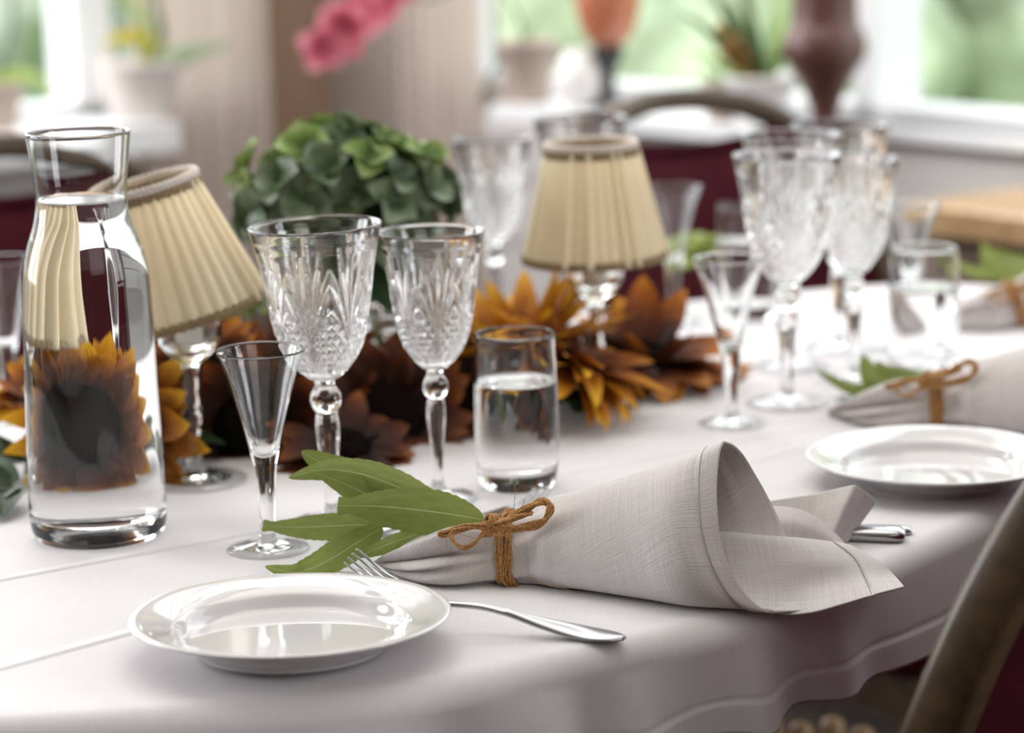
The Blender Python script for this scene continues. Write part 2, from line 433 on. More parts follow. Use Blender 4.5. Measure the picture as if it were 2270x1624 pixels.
window('window_2', on_right, W2, MUC, SILL_R, 2.35, (), 0.022, (.05, MUC - MU0), 0.14, 0.02, t_right(1085, .14))
window('window_3', on_right, MUC, 2.9, SILL_R, 2.35, (2.1,), 0.022, (MU1 - MUC, .05), 0.03, 0.015)
window('window_4', on_left, 2.6, 4.3, SILL_L, 2.35, (3.45,), 0.05, (.05, .05), 0.15, 0.045)
window('fill_window', on_right, 3.9, 5.3, SILL_R, 2.35, (4.6,), 0.05, (.05, .05), 0.14, 0.02)  # made-up opening, only there to let the cloth-drop fill in
PLAN = [on_left(0, -.16, 0) + UL * -.16, on_left(6.0, -.16, 0), Vector((-5.1, -3.4, 0)), Vector((4.9, -3.4, 0)), on_right(7.6, -.16, 0)]
def floor_slab(name, z0, z1, mat):
    n = len(PLAN); v = [p + Vector((0, 0, z)) for z in (z0, z1) for p in PLAN]
    return tag(mk(name, v, [tuple(range(n - 1, -1, -1)), tuple(range(n, 2 * n))] + [(i, (i + 1) % n, n + (i + 1) % n, n + i) for i in range(n)], mat, None, False), kind='structure')
def plain_wall(name, a, b, mat):
    d = (b - a).normalized() * .01; n_ = Vector((-d.y, d.x, 0)).normalized() * .14; P = [p + q_ + Vector((0, 0, z)) for p in (a, b) for q_ in (Vector(), n_) for z in (0, 2.7)]
    w_ = MB(); w_.add(P, [(0, 1, 3, 2), (4, 6, 7, 5), (0, 4, 5, 1), (2, 3, 7, 6), (0, 2, 6, 4), (1, 5, 7, 3)]); return tag(w_.build(name, mat, None, False), kind='structure')
plain_wall('wall_west', PLAN[1], PLAN[2], M['wallgrey']); plain_wall('wall_near', PLAN[2], PLAN[3], M['wallgrey']); plain_wall('wall_east', PLAN[3], PLAN[4], M['wallgrey'])
floor_slab('floor', -.1, 0, M['floor']); floor_slab('ceiling', 2.7, 2.8, M['ceiling'])
# panelling below the right-hand windows
pn = MB()
def slab_r(mb, t0, t1, d0, d1, z0, z1):
    P = [on_right(t, d, z) for t in (t0, t1) for d in (d1, d0) for z in (z0, z1)]
    mb.add(P, [(0, 1, 3, 2), (4, 6, 7, 5), (0, 4, 5, 1), (2, 3, 7, 6), (0, 2, 6, 4), (1, 5, 7, 3)])
for k in range(7): slab_r(pn, 0.3, 3.2, 0.002, 0.016, SILL_R - 0.03 - 0.1 * (k + 1) + 0.006, SILL_R - 0.03 - 0.1 * k - 0.004)
slab_r(pn, 0.3, 3.2, 0.001, 0.008, 0.02, SILL_R - 0.03)
tag(pn.build('trim_1', M['panel'], None, False), kind='structure')
pl_ = MB()
for k in range(5):
    P = [on_left(t, d, z) for t in (t_left(292, .0), 2.4) for d in (.016, .002) for z in (SILL_L - .05 - .13 * (k + 1) + .006, SILL_L - .05 - .13 * k - .004)]
    pl_.add(P, [(0, 1, 3, 2), (4, 6, 7, 5), (0, 4, 5, 1), (2, 3, 7, 6), (0, 2, 6, 4), (1, 5, 7, 3)])
tag(pl_.build('trim_2', M['white'], None, False), kind='structure')
bd = MB(); slab_r(bd, 0.0, 3.5, 0.0, 0.022, 0.0, 0.16); tag(bd.build('gap_shade_strip', M['floor'], None, False), kind='structure')  # added dark strip, its colour stands in for shade in the gap below the cloth

# ------------------------------------------------------------------ garden behind the panes
lawn = MB(); lawn.box((0, 9, -0.35), (40, 24, 0.1))
tag(lawn.build('ground', pmat('lawn_green', (0.16, 0.30, 0.07), 0.9, noise=(3, 0.4)), None, False), kind='structure')
def bush(name, c, r, seed, mat, label):
    rnd = random.Random(seed); rows = []; n, k = 30, 44
    ph = [(rnd.uniform(2, 9), rnd.uniform(2, 9), rnd.uniform(0, 6), rnd.uniform(.02, .09)) for _ in range(14)]
    for i in range(n + 1):
        th = PI * i / n; row = []
        for j in range(k):
            f = 2 * PI * j / k
            d = 1 + sum(a * math.sin(p * f + o) * math.sin(q * th + o * 1.7) for p, q, o, a in [(round(p_), q_, o_, a_) for p_, q_, o_, a_ in ph]) + rnd.uniform(-.05, .05)
            row.append((r[0] * d * math.sin(th) * math.cos(f), r[1] * d * math.sin(th) * math.sin(f), r[2] * (1 + d * math.cos(th)) - 0.08))
        rows.append(row)
    mb = MB(); mb.grid(rows, close=True); o = mb.build(name, mat); o.location = c
    return tag(o, label, 'bush', 'garden bushes outside the windows')
bm1 = pmat('bush_green', (0.40, 0.50, 0.33), 0.9, noise=(5, 0.55)); bm2 = pmat('bush_light_green', (0.50, 0.60, 0.41), 0.9, noise=(6, 0.4)); bm3 = pmat('bush_grey_green', (0.54, 0.61, 0.52), 0.9, noise=(5, 0.3))
gz = -0.3
bush('garden_bush', (-2.4, 7.4, gz), (1.3, 1.1, 1.2), 1, bm3, 'grey green bush outside the leftmost window')
bush('garden_bush', (-0.3, 9.6, gz), (1.1, 1.0, 1.1), 2, bm1, 'bush outside, hidden behind the corner of the brown walls')
bush('garden_bush', (0.35, 6.7, gz), (0.75, 0.8, 1.1), 3, bm2, 'pale green bush outside the window behind the far chair')
bush('garden_bush', (2.1, 6.7, gz), (0.8, 0.8, 1.15), 4, bm1, 'mid green bush outside the window pane at the far right')
bush('garden_bush', (2.6, 9.6, gz), (1.5, 0.9, 1.5), 5, bm2, 'light green bush farther back outside the right windows')
bush('garden_bush', (4.2, 6.6, gz), (0.9, 0.9, 1.3), 6, bm2, 'light green bush outside beyond the frame edge at right')

# ------------------------------------------------------------------ table and tablecloth
OUT = [(-.253, 1.150), (-.101, 1.175), (-.034, 1.203), (.036, 1.243), (.139, 1.315), (.232, 1.42), (.333, 1.56), (.43, 1.74), (.53, 1.93), (.59, 2.10), (.58, 2.25), (.50, 2.36),
       (.38, 2.40), (.20, 2.34), (0, 2.25), (-.20, 2.14), (-.42, 2.02), (-.70, 1.82), (-.88, 1.58), (-.88, 1.34), (-.72, 1.19), (-.48, 1.14)]
def closed_spline(P, n):
    P = [Vector((x, y, 0)) for x, y in P]; k = len(P); out = []
    for i in range(n):
        x = i / n * k; a = int(x); t = x - a
        p0, p1, p2, p3 = (P[(a + q) % k] for q in (-1, 0, 1, 2))
        out.append(0.5 * ((2 * p1) + (p2 - p0) * t + (2 * p0 - 5 * p1 + 4 * p2 - p3) * t * t + (3 * p1 - p0 - 3 * p2 + p3) * t ** 3))
    return out
NO = 900
edge = closed_spline(OUT, NO)
enrm = []
for i in range(NO):
    t = (edge[(i + 3) % NO] - edge[i - 3]).normalized(); enrm.append(Vector((t.y, -t.x, 0)))
arc = [0.0]
for i in range(1, NO): arc.append(arc[-1] + (edge[i] - edge[i - 1]).length)
FOLDS = ((-1.3, .230, .024), (.9, .284, .015), (-.5, .310, .013), (.7, .337, .013), (-.6, .385, .022), (.7, .425, .013), (-.5, .461, .017), (.5, .498, .017), (-.2, .535, .018), (.6, .165, .02), (-.6, .10, .03))
def rip(s):   # how far the hanging cloth swings out, along the edge
    g = sum(a * math.exp(-((s - c) / w) ** 2) for a, c, w in FOLDS)
    k = min(1, max(0, (s - .80) / .15))
    return g + k * (0.55 * math.sin(s * 47 + 0.6 * math.sin(s * 13)) + 0.30 * math.sin(s * 88 + 1.3)) + .25 * math.sin(s * 19 + 2.0)
cen = Vector((-0.05, 1.75, 0))
rows = []
RR = 0.015
for s in (0.0, .2, .4, .6, .75, .86, .93, .97):
    rows.append([cen + (edge[i] - enrm[i] * RR - cen) * max(s, 1e-3) for i in range(NO)])
for a in range(0, 10):
    q = a / 9 * PI / 2
    rows.append([edge[i] + enrm[i] * (RR * math.sin(q) - RR) + Vector((0, 0, -RR * (1 - math.cos(q)))) for i in range(NO)])
DROP = 0.050
ND = 26
for k in range(1, ND + 1):
    u = k / ND; row = []
    for i in range(NO):
        w = rip(arc[i]); d = 0.004 * u + 0.0115 * w * u ** 0.9
        hem = 0.0010 if u > 0.62 else 0.0
        if 0.58 < u <= 0.62: hem = -0.0006
        row.append(edge[i] + enrm[i] * (d + hem) + Vector((0, 0, -RR - DROP * u - 0.004 * w * u)))
    rows.append(row)
mb = MB(); mb.grid(rows, close=True)
cloth = mb.build('tablecloth', M['tablecloth']); cloth.location = (0, 0, TT)
sol = cloth.modifiers.new('thickness', 'SOLIDIFY'); sol.thickness = 0.0008; sol.offset = -1
tag(cloth, 'white linen tablecloth draped over the round-ended dining table', 'tablecloth')

tb = thing('dining_table', (0, 1.75, 0), 'dining table under the white tablecloth, its edge hidden by the cloth', 'table')
top = MB()
inn = [edge[i] - enrm[i] * 0.026 for i in range(0, NO, 6)]
ring = lambda z: [p + Vector((0, 0, z)) for p in inn]
top.grid([ring(TT - .032), ring(TT - 0.006)], close=True)
k = len(inn); top.f.append(tuple(range(k, 2 * k))); top.f.append(tuple(reversed(range(k))))
top.build('table_top', M['brownwood'], tb, False, origin=(0, 1.75, 0))
PED = Vector((-.36, 1.62, 0))
l = MB(); l.tube([PED + Vector((0, 0, z)) for z in (.05, .10, .25, .5, TT - .033)], [.05, .045, .035, .035, .06], 20); l.build('pedestal', M['brownwood'], tb, origin=(0, 1.75, 0))
for k in range(4):
    a_ = k * PI / 2 + .3; e_ = Vector((math.cos(a_), math.sin(a_), 0)); l = MB(); l.tube([PED + e_ * .03 + Vector((0, 0, .09)), PED + e_ * .15 + Vector((0, 0, .05)), PED + e_ * .26 + Vector((0, 0, .022))], [.024, .02, .018], 10)
    l.build('leg', M['brownwood'], tb, origin=(0, 1.75, 0))

# ------------------------------------------------------------------ cut crystal wine glass
OB = [(.0068, .0935), (.0105, .0955), (.0188, .1038), (.0235, .1105), (.0268, .118), (.0298, .128), (.0318, .139), (.0332, .150), (.0352, .163), (.0380, .177), (.0412, .1905)]
OBz = [z for r, z in OB]; OBr = [r for r, z in OB]
def seg(px, pz, ax, az, bx, bz):
    dx, dz = bx - ax, bz - az; t = ((px - ax) * dx + (pz - az) * dz) / (dx * dx + dz * dz); tc_ = min(max(t, 0), 1)
    return math.hypot(px - ax - dx * tc_, pz - az - dz * tc_), tc_
FL = [(0, .1775, .0030, .0019), (.0078, .1690, .0023, .0016), (-.0078, .1655, .0023, .0016), (.0146, .1590, .0027, .0017), (-.0146, .1575, .0027, .0017)]
def cut(r, z, th):
    """depth of the cut at one point of the bowl: tall flames from eight nodes, crossing lines between them, rays below"""
    if z < .0985 or z > .181: return 0.0
    w = 2 * PI / 7; a = (th + w / 2) % w - w / 2; R = 0.0315; x = a * R; z0 = .1195; dep = 0.0
    if z >= z0 - .002:
        for (tx, tz, hw, dd) in FL:
            d, t = seg(x, z, 0, z0, tx, tz)
            ww = hw * (0.35 + 1.3 * t * (1 - t) * 2) * (1 if t < .98 else .2); dep = max(dep, dd * (1 - d / ww)) if d < ww else dep
    if z < z0 + .001:
        xx = a * .024
        for tx in (-.0075, -.0045, -.0015, .0015, .0045, .0075):
            d, t = seg(xx, z, tx * .12, z0, tx, .1005)
            ww = .00105 * (.4 + t); dep = max(dep, .0013 * (1 - d / ww)) if d < ww else dep
    edge_z = z0 + 0.0036 + abs(x) * 1.35
    if .1045 < z < min(edge_z, .150) and abs(x) > .0018:
        for sgn in (1, -1):
            q = ((x * sgn + (z - .12) * .9) / .0082) % 1.0; d = abs(q - .5) * .0082
            if d < .0022: dep = max(dep, .0016 * (1 - d / .0022))
    return dep
def make_wine_glass(label):
    root = thing('wine_glass', (0, 0, 0), label, 'wine glass', 'cut crystal wine glasses')
    NT, NZ = 320, 150
    prof = [(cr1(OBz, OBr, z), z) for z in np.linspace(OBz[0], OBz[-1], NZ)]
    inner = [(max(cr1(OBz, OBr, max(z - .0008, OBz[0])) - .0029 + (.0012 if z > .186 else .0005 if z > .18 else 0), 0.0004), z) for z in np.linspace(.1895, .0995, 40)]
    rim = [(.04135, .1912), (.0409, .1915), (.0402, .1911)]
    full = prof + rim + inner + [(.006, .0978), (0.0, .0974)]
    v, f = lathe_vf(full, NT, lambda r, z, th: (r, z))
    # only the outer skin carries the cuts
    V = np.array(v)
    for i in range(NZ):
        for j in range(NT):
            p = V[i * NT + j]; th = 2 * PI * j / NT; r = prof[i][0]; d = cut(r, prof[i][1], th)
            if d > 0: V[i * NT + j, :2] *= (r - d) / r
    mk('bowl', V, f, M['crystal'], root)
    st = [(.0068, .0935), (.0062, .0915), (.0062, .0900), (.0074, .0885), (.0094, .0855), (.0102, .0815), (.0094, .0775), (.0076, .0745), (.0066, .0730), (.0072, .0700), (.0078, .0640), (.0074, .0560), (.0062, .0450), (.0050, .0330), (.0044, .0230), (.0045, .0150), (.0054, .0100)]
    st = smooth_prof(st, 70)[::-1]
    def flute(r, z, th):
        if .0250 < z < .0725: return (r * (1 - .055 * abs(math.sin(5 * th)) * min(1, (z - .025) / .015)), z)
        if .0745 < z < .0885: return (r * (1 - .03 * abs(math.sin(6 * th))), z)
        return (r, z)
    lathe('stem', st, M['crystal'], root, 60, flute)
    ft = [(0, .0012), (.004, .0010), (.020, .0006), (.026, .0), (.0300, .0), (.0310, .0012), (.0306, .0024), (.0260, .0032), (.0180, .0045), (.0110, .0062), (.0070, .0082), (.0054, .0100)]
    lathe('foot', ft, M['crystal'], root, 96, lambda r, z, th: (r, z + (.0007 * (.5 + .5 * math.cos(16 * th)) if z < .0011 and .003 < r < .025 else 0)))
    return root
S_W = (0.84, 0.84, 0.927)        # the smaller white-wine size
wg = make_wine_glass('large cut crystal wine glass between the small schnapps glass and the smaller wine glass')
wg.location = PZ(740, 1163) + Vector((0, 0, TT)); wg.rotation_euler = (0.0, math.radians(-1.6), math.radians(4))
def wdup(p, label, rz, sc=None, tilt=(0, 0)):
    return dup(wg, Vector((p[0], p[1], TT)), label, math.radians(rz), sc, tilt=tilt)
p = PZ(972, 1106); wdup(p, 'smaller cut crystal wine glass just left of the water tumbler', 19, S_W)
p = PZ(1745, 897); wdup(p, 'large cut crystal wine glass beside the schnapps glass at the right-hand setting', 9)
p = PY(1893, 750, 1.93); wdup(p, 'smaller cut crystal wine glass between a large one and the right-hand tumbler', 30, S_W)
wdup((.228, 1.99), 'large cut crystal wine glass directly behind the right-hand setting\'s large wine glass', 14)
wdup((.277, 2.06), 'large cut crystal wine glass farthest right, rim against the window sill', 2)
wdup((-.0135, 2.14), 'cut crystal wine glass left of the upright lampshade, beside the green hydrangea', 25, S_W)
wdup((.064, 2.17), 'cut crystal wine glass behind the upright lampshade, only its rim showing', 7)

# ------------------------------------------------------------------ schnapps glass
def make_shot(label):
    root = thing('schnapps_glass', (0, 0, 0), label, 'schnapps glass', 'trumpet schnapps glasses')
    o = smooth_prof([(.0072, .0540), (.0094, .0640), (.0132, .0800), (.0180, .0985), (.0228, .1140), (.0262, .1230)], 30)
    i_ = smooth_prof([(.0251, .1233), (.0215, .1135), (.0166, .0985), (.0118, .0800), (.0085, .0680), (.0062, .0620), (.0030, .0595), (0, .0588)], 34)
    lathe('bowl', o + [(.0266, .1241), (.0263, .1246), (.0256, .1243)] + i_, M['glass'], root, 96)
    s = smooth_prof([(.0068, .0055), (.0052, .0085), (.0046, .0150), (.0050, .0250), (.0058, .0380), (.0072, .0540)], 30)
    lathe('stem', s, M['glass'], root, 64)
    ft = [(0, .0018), (.010, .0014), (.019, .0004), (.0225, 0), (.0245, .0002), (.0252, .0012), (.0246, .0021), (.0190, .0030), (.0120, .0041), (.0068, .0055)]
    lathe('foot', ft, M['glass'], root, 96)
    return root
sh = make_shot('trumpet-shaped schnapps glass in front of the large wine glass, right of the carafe')
sh.location = PZ(595, 1219) + Vector((0, 0, TT)); sh.rotation_euler = (0, 0, 0)
def sdup(p, label, tilt=(0, 0)): return dup(sh, Vector((p[0], p[1], TT)), label, tilt=tilt)
sdup(PZ(1622, 941), 'trumpet-shaped schnapps glass at the right-hand setting, in front of the cut wine glasses', (0, math.radians(-0.8)))
sdup(PY(10, 700, 1.85), 'schnapps glass at the frame edge left of the carafe')
sdup(PY(1493, 600, 2.2), 'schnapps glass right behind the upright lampshade')
sdup(PY(2012, 600, 2.05), 'schnapps glass behind the right-hand tumbler')

def split_inner(i_, wl):
    """cut an inner profile (top to bottom) at the water line"""
    k = next(j for j, (r, z) in enumerate(i_) if z < wl); (r0, z0), (r1, z1) = i_[k - 1], i_[k]
    p = (r0 + (r1 - r0) * (wl - z0) / (z1 - z0), wl); return i_[:k] + [p], [p] + i_[k:]
def water_part(low, parent, n):
    """water filling a vessel: its wall shares the vessel's inner surface, its top rises a little at the rim"""
    R, wl = low[0]; side = low[::-1]
    top = [(R - .0006, wl - .0007), (R - .0018, wl - .0013), (R - .004, wl - .0016), (R * .5, wl - .0016), (0, wl - .0016)]
    v, f = lathe_vf(side + top, n); o = mk('water', v, f, M['water_wall'], parent); o.data.materials.append(M['water'])
    nt_ = n * (len(top) - 1) + n
    mi = np.zeros(len(f), dtype=np.int32); mi[len(f) - n * len(top):] = 1; o.data.polygons.foreach_set('material_index', mi); return o
# ------------------------------------------------------------------ water tumbler
def make_tumbler(label, zs, water=.0725):
    root = thing('water_tumbler', (0, 0, 0), label, 'tumbler', 'water tumblers')
    o = smooth_prof([(.0232, .0012), (.0262, .0065), (.0278, .020), (.0282, .045), (.0276, .075), (.0264, .1030)], 40)
    i_ = smooth_prof([(.0249, .1031), (.0261, .075), (.0266, .045), (.0262, .024), (.0245, .0165), (.018, .0140), (.008, .0132), (0, .0130)], 40)
    up, low = split_inner(i_, water)
    lathe('tumbler_glass', [(0, .0022), (.012, .0018), (.019, .0004), (.0215, 0)] + o + [(.0262, .1040), (.0256, .1044), (.0251, .1040)] + up, M['glass'], root, 112)
    water_part(low, root, 112)
    return root
tu = make_tumbler('clear tumbler of water right of the smaller wine glass, behind the napkin', 1)
tu.location = PZ(1148, 1078) + Vector((0, 0, TT))
dup(tu, PZ(2046, 832) + Vector((0, 0, TT)), 'clear tumbler of water at the right-hand setting, behind the tied napkin')
dup(tu, Vector((.214, 2.22, TT)), 'tumbler on the far side, behind the right-hand large wine glasses')

# ------------------------------------------------------------------ carafe
def make_carafe():
    root = thing('water_carafe', PZ(221, 1187) + Vector((0, 0, TT)), 'tall glass carafe of water at the left of the table', 'carafe')
    o = smooth_prof([(.0385, .0016), (.0414, .0065), (.0424, .018), (.0419, .055), (.0405, .105), (.0394, .150), (.0381, .168), (.0345, .1835), (.0303, .1955), (.0281, .2055), (.0277, .2145), (.0288, .2290), (.0315, .2510)], 110)
    i_ = smooth_prof([(.0301, .2512), (.0276, .2290), (.0262, .2145), (.0266, .2050), (.0288, .1945), (.0330, .1822), (.0364, .167), (.0377, .150), (.0388, .105), (.0401, .055), (.0404, .028), (.0390, .0175), (.033, .0135), (.018, .0122), (0, .0118)], 110)
    up, low = split_inner(i_, .2125)
    lathe('carafe_glass', [(0, .0034), (.018, .0030), (.030, .0008), (.0345, 0)] + o + [(.0317, .2525), (.0310, .2531), (.0303, .2525)] + up, M['glass'], root, 144)
    water_part(low, root, 144)
    return root
make_carafe()

# ------------------------------------------------------------------ plates
def make_plate(label):
    root = thing('side_plate', (0, 0, 0), label, 'plate', 'white side plates')
    o = smooth_prof([(.0480, 0), (.0500, .0002), (.0515, .0022), (.0555, .0048), (.0640, .0098), (.0745, .0142), (.0838, .0176)], 40)
    i_ = smooth_prof([(.0838, .0194), (.0800, .0190), (.0735, .0172), (.0660, .0148), (.0618, .0128), (.0585, .0082), (.0560, .0060), (.0530, .0052), (.040, .0046), (.020, .0044), (0, .0044)], 50)
    v, f = lathe_vf([(0, .0020), (.030, .0019), (.0450, .0018), (.0468, .0002)] + o + [(.0848, .0182), (.0850, .0188), (.0846, .0193)] + i_, 160)
    mk('plate_body', v, f, M['porcelain'], root); return root
pl = make_plate('white porcelain side plate in the left foreground, near the table edge')
pl.location = PZ(643, 1372, .018) + Vector((0, 0, TT - .018)) + Vector((0, 0, 0.0025)); pl.rotation_euler = (math.radians(-1.8), 0, 0)
pp = PZ(2070, 1008, .018); dup(pl, Vector((pp.x, pp.y, TT)), 'white porcelain side plate at right, below the second tied napkin', tilt=(0, 0))

# ------------------------------------------------------------------ napkin
def loop(B, T, hd, dirn, K):
    """a cloth cross-section: s=0 bottom, up the back, over the top at .45, down the front to the bottom at s=1"""
    B, T = Vector(B), Vector(T); c = (B + T) / 2; up = (T - B) / 2; n = Vector(dirn).normalized(); pts = []
    for i in range(K):
        s = i / (K - 1); a = -PI / 2 + (s / .45 * PI if s < .45 else PI + (s - .45) / .55 * PI)
        ca, sa = math.cos(a), math.sin(a)
        pts.append(c + up * (math.copysign(abs(sa) ** .9, sa)) + n * hd * math.copysign(abs(ca) ** .85, ca))
    return pts
KS = 121
def sect(top_px, bot_px, hd, dy, z=.002, dirn=(.30, .95, 0)):
    B = PZ(*bot_px, z); T = PY(*top_px, B.y + dy); return loop(B, T, hd, dirn, KS)
NK = [sect((838, 1243), (842, 1253), .004, .004), sect((880, 1216), (885, 1272), .009, .010), sect((935, 1187), (940, 1288), .014, .014),
      sect((1010, 1160), (1012, 1293), .0165, .018), sect((1080, 1150), (1085, 1286), .0165, .020), sect((1140, 1140), (1145, 1286), .0165, .020),
      sect((1185, 1130), (1192, 1287), .0175, .021), sect((1222, 1108), (1236, 1294), .0225, .024), sect((1300, 1083), (1330, 1305), .0270, .032),
      sect((1400, 1053), (1440, 1320), .0320, .042), sect((1500, 1018), (1570, 1337), .0370, .050)]
MOUTH = [((1741, 1196), 1.400), ((1722, 1150), 1.397), ((1700, 1104), 1.392), ((1672, 1050), 1.383), ((1650, 1012), 1.375), ((1628, 989), 1.367), ((1606, 980), 1.359), ((1597, 1000), 1.352),
         ((1592, 1060), 1.341), ((1593, 1130), 1.329), ((1601, 1200), 1.319), ((1624, 1268), 1.3105), ((1662, 1322), 1.3060), ((1700, 1350), 1.3045), ((1745, 1361), 1.3055)]
mp_ = [PY(*q, y) for q, y in MOUTH] + [PZ(1800, 1352, .0014), PZ(1850, 1334, .0013)]
front, back = crom(mp_[6:], 67), crom(mp_[:7], 55)
NK.append(back + front[1:])
rowsN = []
NT_ = 150
for i in range(NT_): pass
cols = [crom([NK[r][s] for r in range(len(NK))], NT_) for s in range(KS)]
# centre line, outward direction, hem and gathers
ctr = [sum((cols[s][i] for s in range(KS)), Vector()) / KS for i in range(NT_)]
dist_end = [0.0] * NT_
for i in range(NT_ - 2, -1, -1): dist_end[i] = dist_end[i + 1] + (cols[80][i + 1] - cols[80][i]).length
vN, uvN = [], []
for i in range(NT_):
    for s in range(KS):
        P = cols[s][i].copy(); o = P - ctr[i]; o.normalize()
        x = i / (NT_ - 1) * 11.0; ss = s / (KS - 1)
        if dist_end[i] < .0125: P += o * .0010
        elif dist_end[i] < .0142: P -= o * .0007
        g = math.exp(-((x - 5.5) / 1.6) ** 2) * .0012 * math.sin(ss * 46 + 1.2 * math.sin(x * 1.3)) + math.exp(-((x - 7.05) / .30) ** 2) * .0016 * math.sin(ss * 20)
        if x < 5.0:      # the flattened tail keeps two long folds
            w_ = min(1, (5.0 - x) / 2.0)
            g -= w_ * .0095 * math.exp(-((ss - .66 - .012 * x) / .035) ** 2) + w_ * .0060 * math.exp(-((ss - .85 + .02 * x) / .03) ** 2)
            g += w_ * .0028 * math.exp(-((ss - .585) / .03) ** 2)
        P += o * g
        P.z = max(P.z, .0012)
        vN.append(P); uvN.append((-dist_end[i], ss * (0.05 + .16 * i / NT_)))
fN = []
for i in range(NT_ - 1):
    for s in range(KS - 1):
        a = i * KS + s; fN.append((a, a + 1, a + KS + 1, a + KS))
napO = PZ(1150, 1288)
TTV = Vector((0, 0, TT))
nap = thing('napkin', napO + TTV, 'grey linen napkin rolled into a cone, mouth open to the right, in the front setting', 'napkin', 'rolled grey linen napkins')
o = mk('cone', [p - napO for p in vN], fN, M['napkin'], nap, True, uvN)
o.modifiers.new('t', 'SOLIDIFY').thickness = 0.0012
ih = next(i for i in range(NT_) if dist_end[i] < .0133)
hb = MB(); hb.tube([vN[ih * KS + s] + (vN[ih * KS + s] - ctr[ih]).normalized() * .0001 for s in range(4, KS - 3)], .00024, 5)
hb.build('hem_seam', pmat('seam_thread', (.34, .31, .30), .9), nap, origin=napO)

# the free corner that lies out of the mouth
def patch(name, R, nu, nv, uvs, parent, origin, hem=None):
    """smooth sheet through rows of points (each row the same number of points)"""
    rr = [crom(r, nu) for r in R]; cc = [crom([rr[k][i] for k in range(len(rr))], nv) for i in range(nu)]
    v, uv = [], []
    for j in range(nv):
        for i in range(nu):
            p = cc[i][j].copy(); a, b = i / (nu - 1), j / (nv - 1)
            if hem: p = p + Vector((0, 0, hem(a, b)))
            v.append(p - origin); uv.append((a * uvs[0], b * uvs[1]))
    f = [(j * nu + i, j * nu + i + 1, (j + 1) * nu + i + 1, (j + 1) * nu + i) for j in range(nv - 1) for i in range(nu - 1)]
    o = mk(name, v, f, M['napkin'], parent, True, uv); o.modifiers.new('t', 'SOLIDIFY').thickness = 0.0009
    return o, cc
q = lambda px, py, y: PY(px, py, y)
Fv0 = [PZ(1520, 1322, .0035), PZ(1620, 1343, .0035), q(1700, 1352, 1.3050), q(1745, 1362, 1.3055), PZ(1800, 1358, .0030), PZ(1860, 1342, .0055), PZ(1935, 1320, .0085), PZ(2004, 1302, .0125)]
Fv1 = [q(1520, 1300, 1.33), q(1620, 1305, 1.325), q(1700, 1310, 1.328), q(1745, 1312, 1.332), q(1800, 1304, 1.338), q(1855, 1295, 1.345), q(1920, 1283, 1.352), q(1988, 1282, 1.362)]
Fv2 = [q(1520, 1240, 1.345), q(1610, 1240, 1.343), q(1690, 1243, 1.345), q(1735, 1243, 1.348), q(1790, 1240, 1.355), q(1840, 1238, 1.364), q(1895, 1238, 1.374), q(1950, 1246, 1.380)]
Fv3 = [q(1520, 1188, 1.356), q(1600, 1184, 1.356), q(1680, 1191, 1.358), q(1725, 1194, 1.362), q(1770, 1196, 1.370), q(1810, 1199, 1.380), q(1850, 1203, 1.389), q(1890, 1212, 1.396)]
Fv4 = [p + Vector((.002, .010, -.0035)) for p in Fv3]
Fv5 = [Vector((p.x + .003, p.y + .022, max(.002, p.z - .026))) for p in Fv3]
def hemf(a, b):
    h = .0006 if b < .115 else (-.0004 if b < .13 else 0)
    return h + (.0006 if a > .86 else (-.0007 if a > .85 else 0)) * (1 if b > .115 else .3)
fo, fcc = patch('corner_flap', [Fv0, Fv1, Fv2, Fv3, Fv4, Fv5], 150, 120, (.11, .12), nap, napO, hemf)
st_ = MB(); pts = []
for k in range(60):
    b = .02 + .60 * k / 59; i = int(.853 * 149); j = int(b * 119); pts.append(fcc[i][j] + Vector((0, 0, .0004)))
st_.tube(pts, .00022, 5); st_.build('hem_stitch', pmat('hem_thread', (.20, .17, .16), .9), nap, origin=napO)
# folds of the same napkin behind the mouth
patch('back_fold', [[q(1640, 1128, 1.425), q(1700, 1124, 1.425), q(1745, 1126, 1.425), q(1790, 1138, 1.425), q(1830, 1165, 1.423), q(1872, 1206, 1.418)],
                    [q(1640, 1160, 1.412), q(1700, 1158, 1.412), q(1742, 1160, 1.410), q(1785, 1170, 1.410), q(1823, 1186, 1.412), q(1866, 1212, 1.412)],
                    [q(1640, 1205, 1.408), q(1700, 1208, 1.406), q(1738, 1210, 1.406), q(1780, 1214, 1.406), q(1818, 1216, 1.408), q(1860, 1221, 1.409)]], 60, 30, (.08, .04), nap, napO)
def strip(rows_, uvs):
    v, uv = [], []; nv = 16; nu = len(rows_)
    cs = [crom(c, nv) for c in rows_]; cols_ = []
    for a in range(nu - 1):
        for k in range(12): cols_.append([cs[a][j].lerp(cs[a + 1][j], k / 12) for j in range(nv)])
    cols_.append(cs[-1]); W_ = len(cols_)
    for j in range(nv):
        for i in range(W_): v.append(cols_[i][j] - napO); uv.append((i / W_ * uvs[0], j / nv * uvs[1]))
    f = [(j * W_ + i, j * W_ + i + 1, (j + 1) * W_ + i + 1, (j + 1) * W_ + i) for j in range(nv - 1) for i in range(W_ - 1)]
    o = mk('folded_corner', v, f, M['napkin'], nap, True, uv); o.modifiers.new('t', 'SOLIDIFY').thickness = 0.0009
    return o
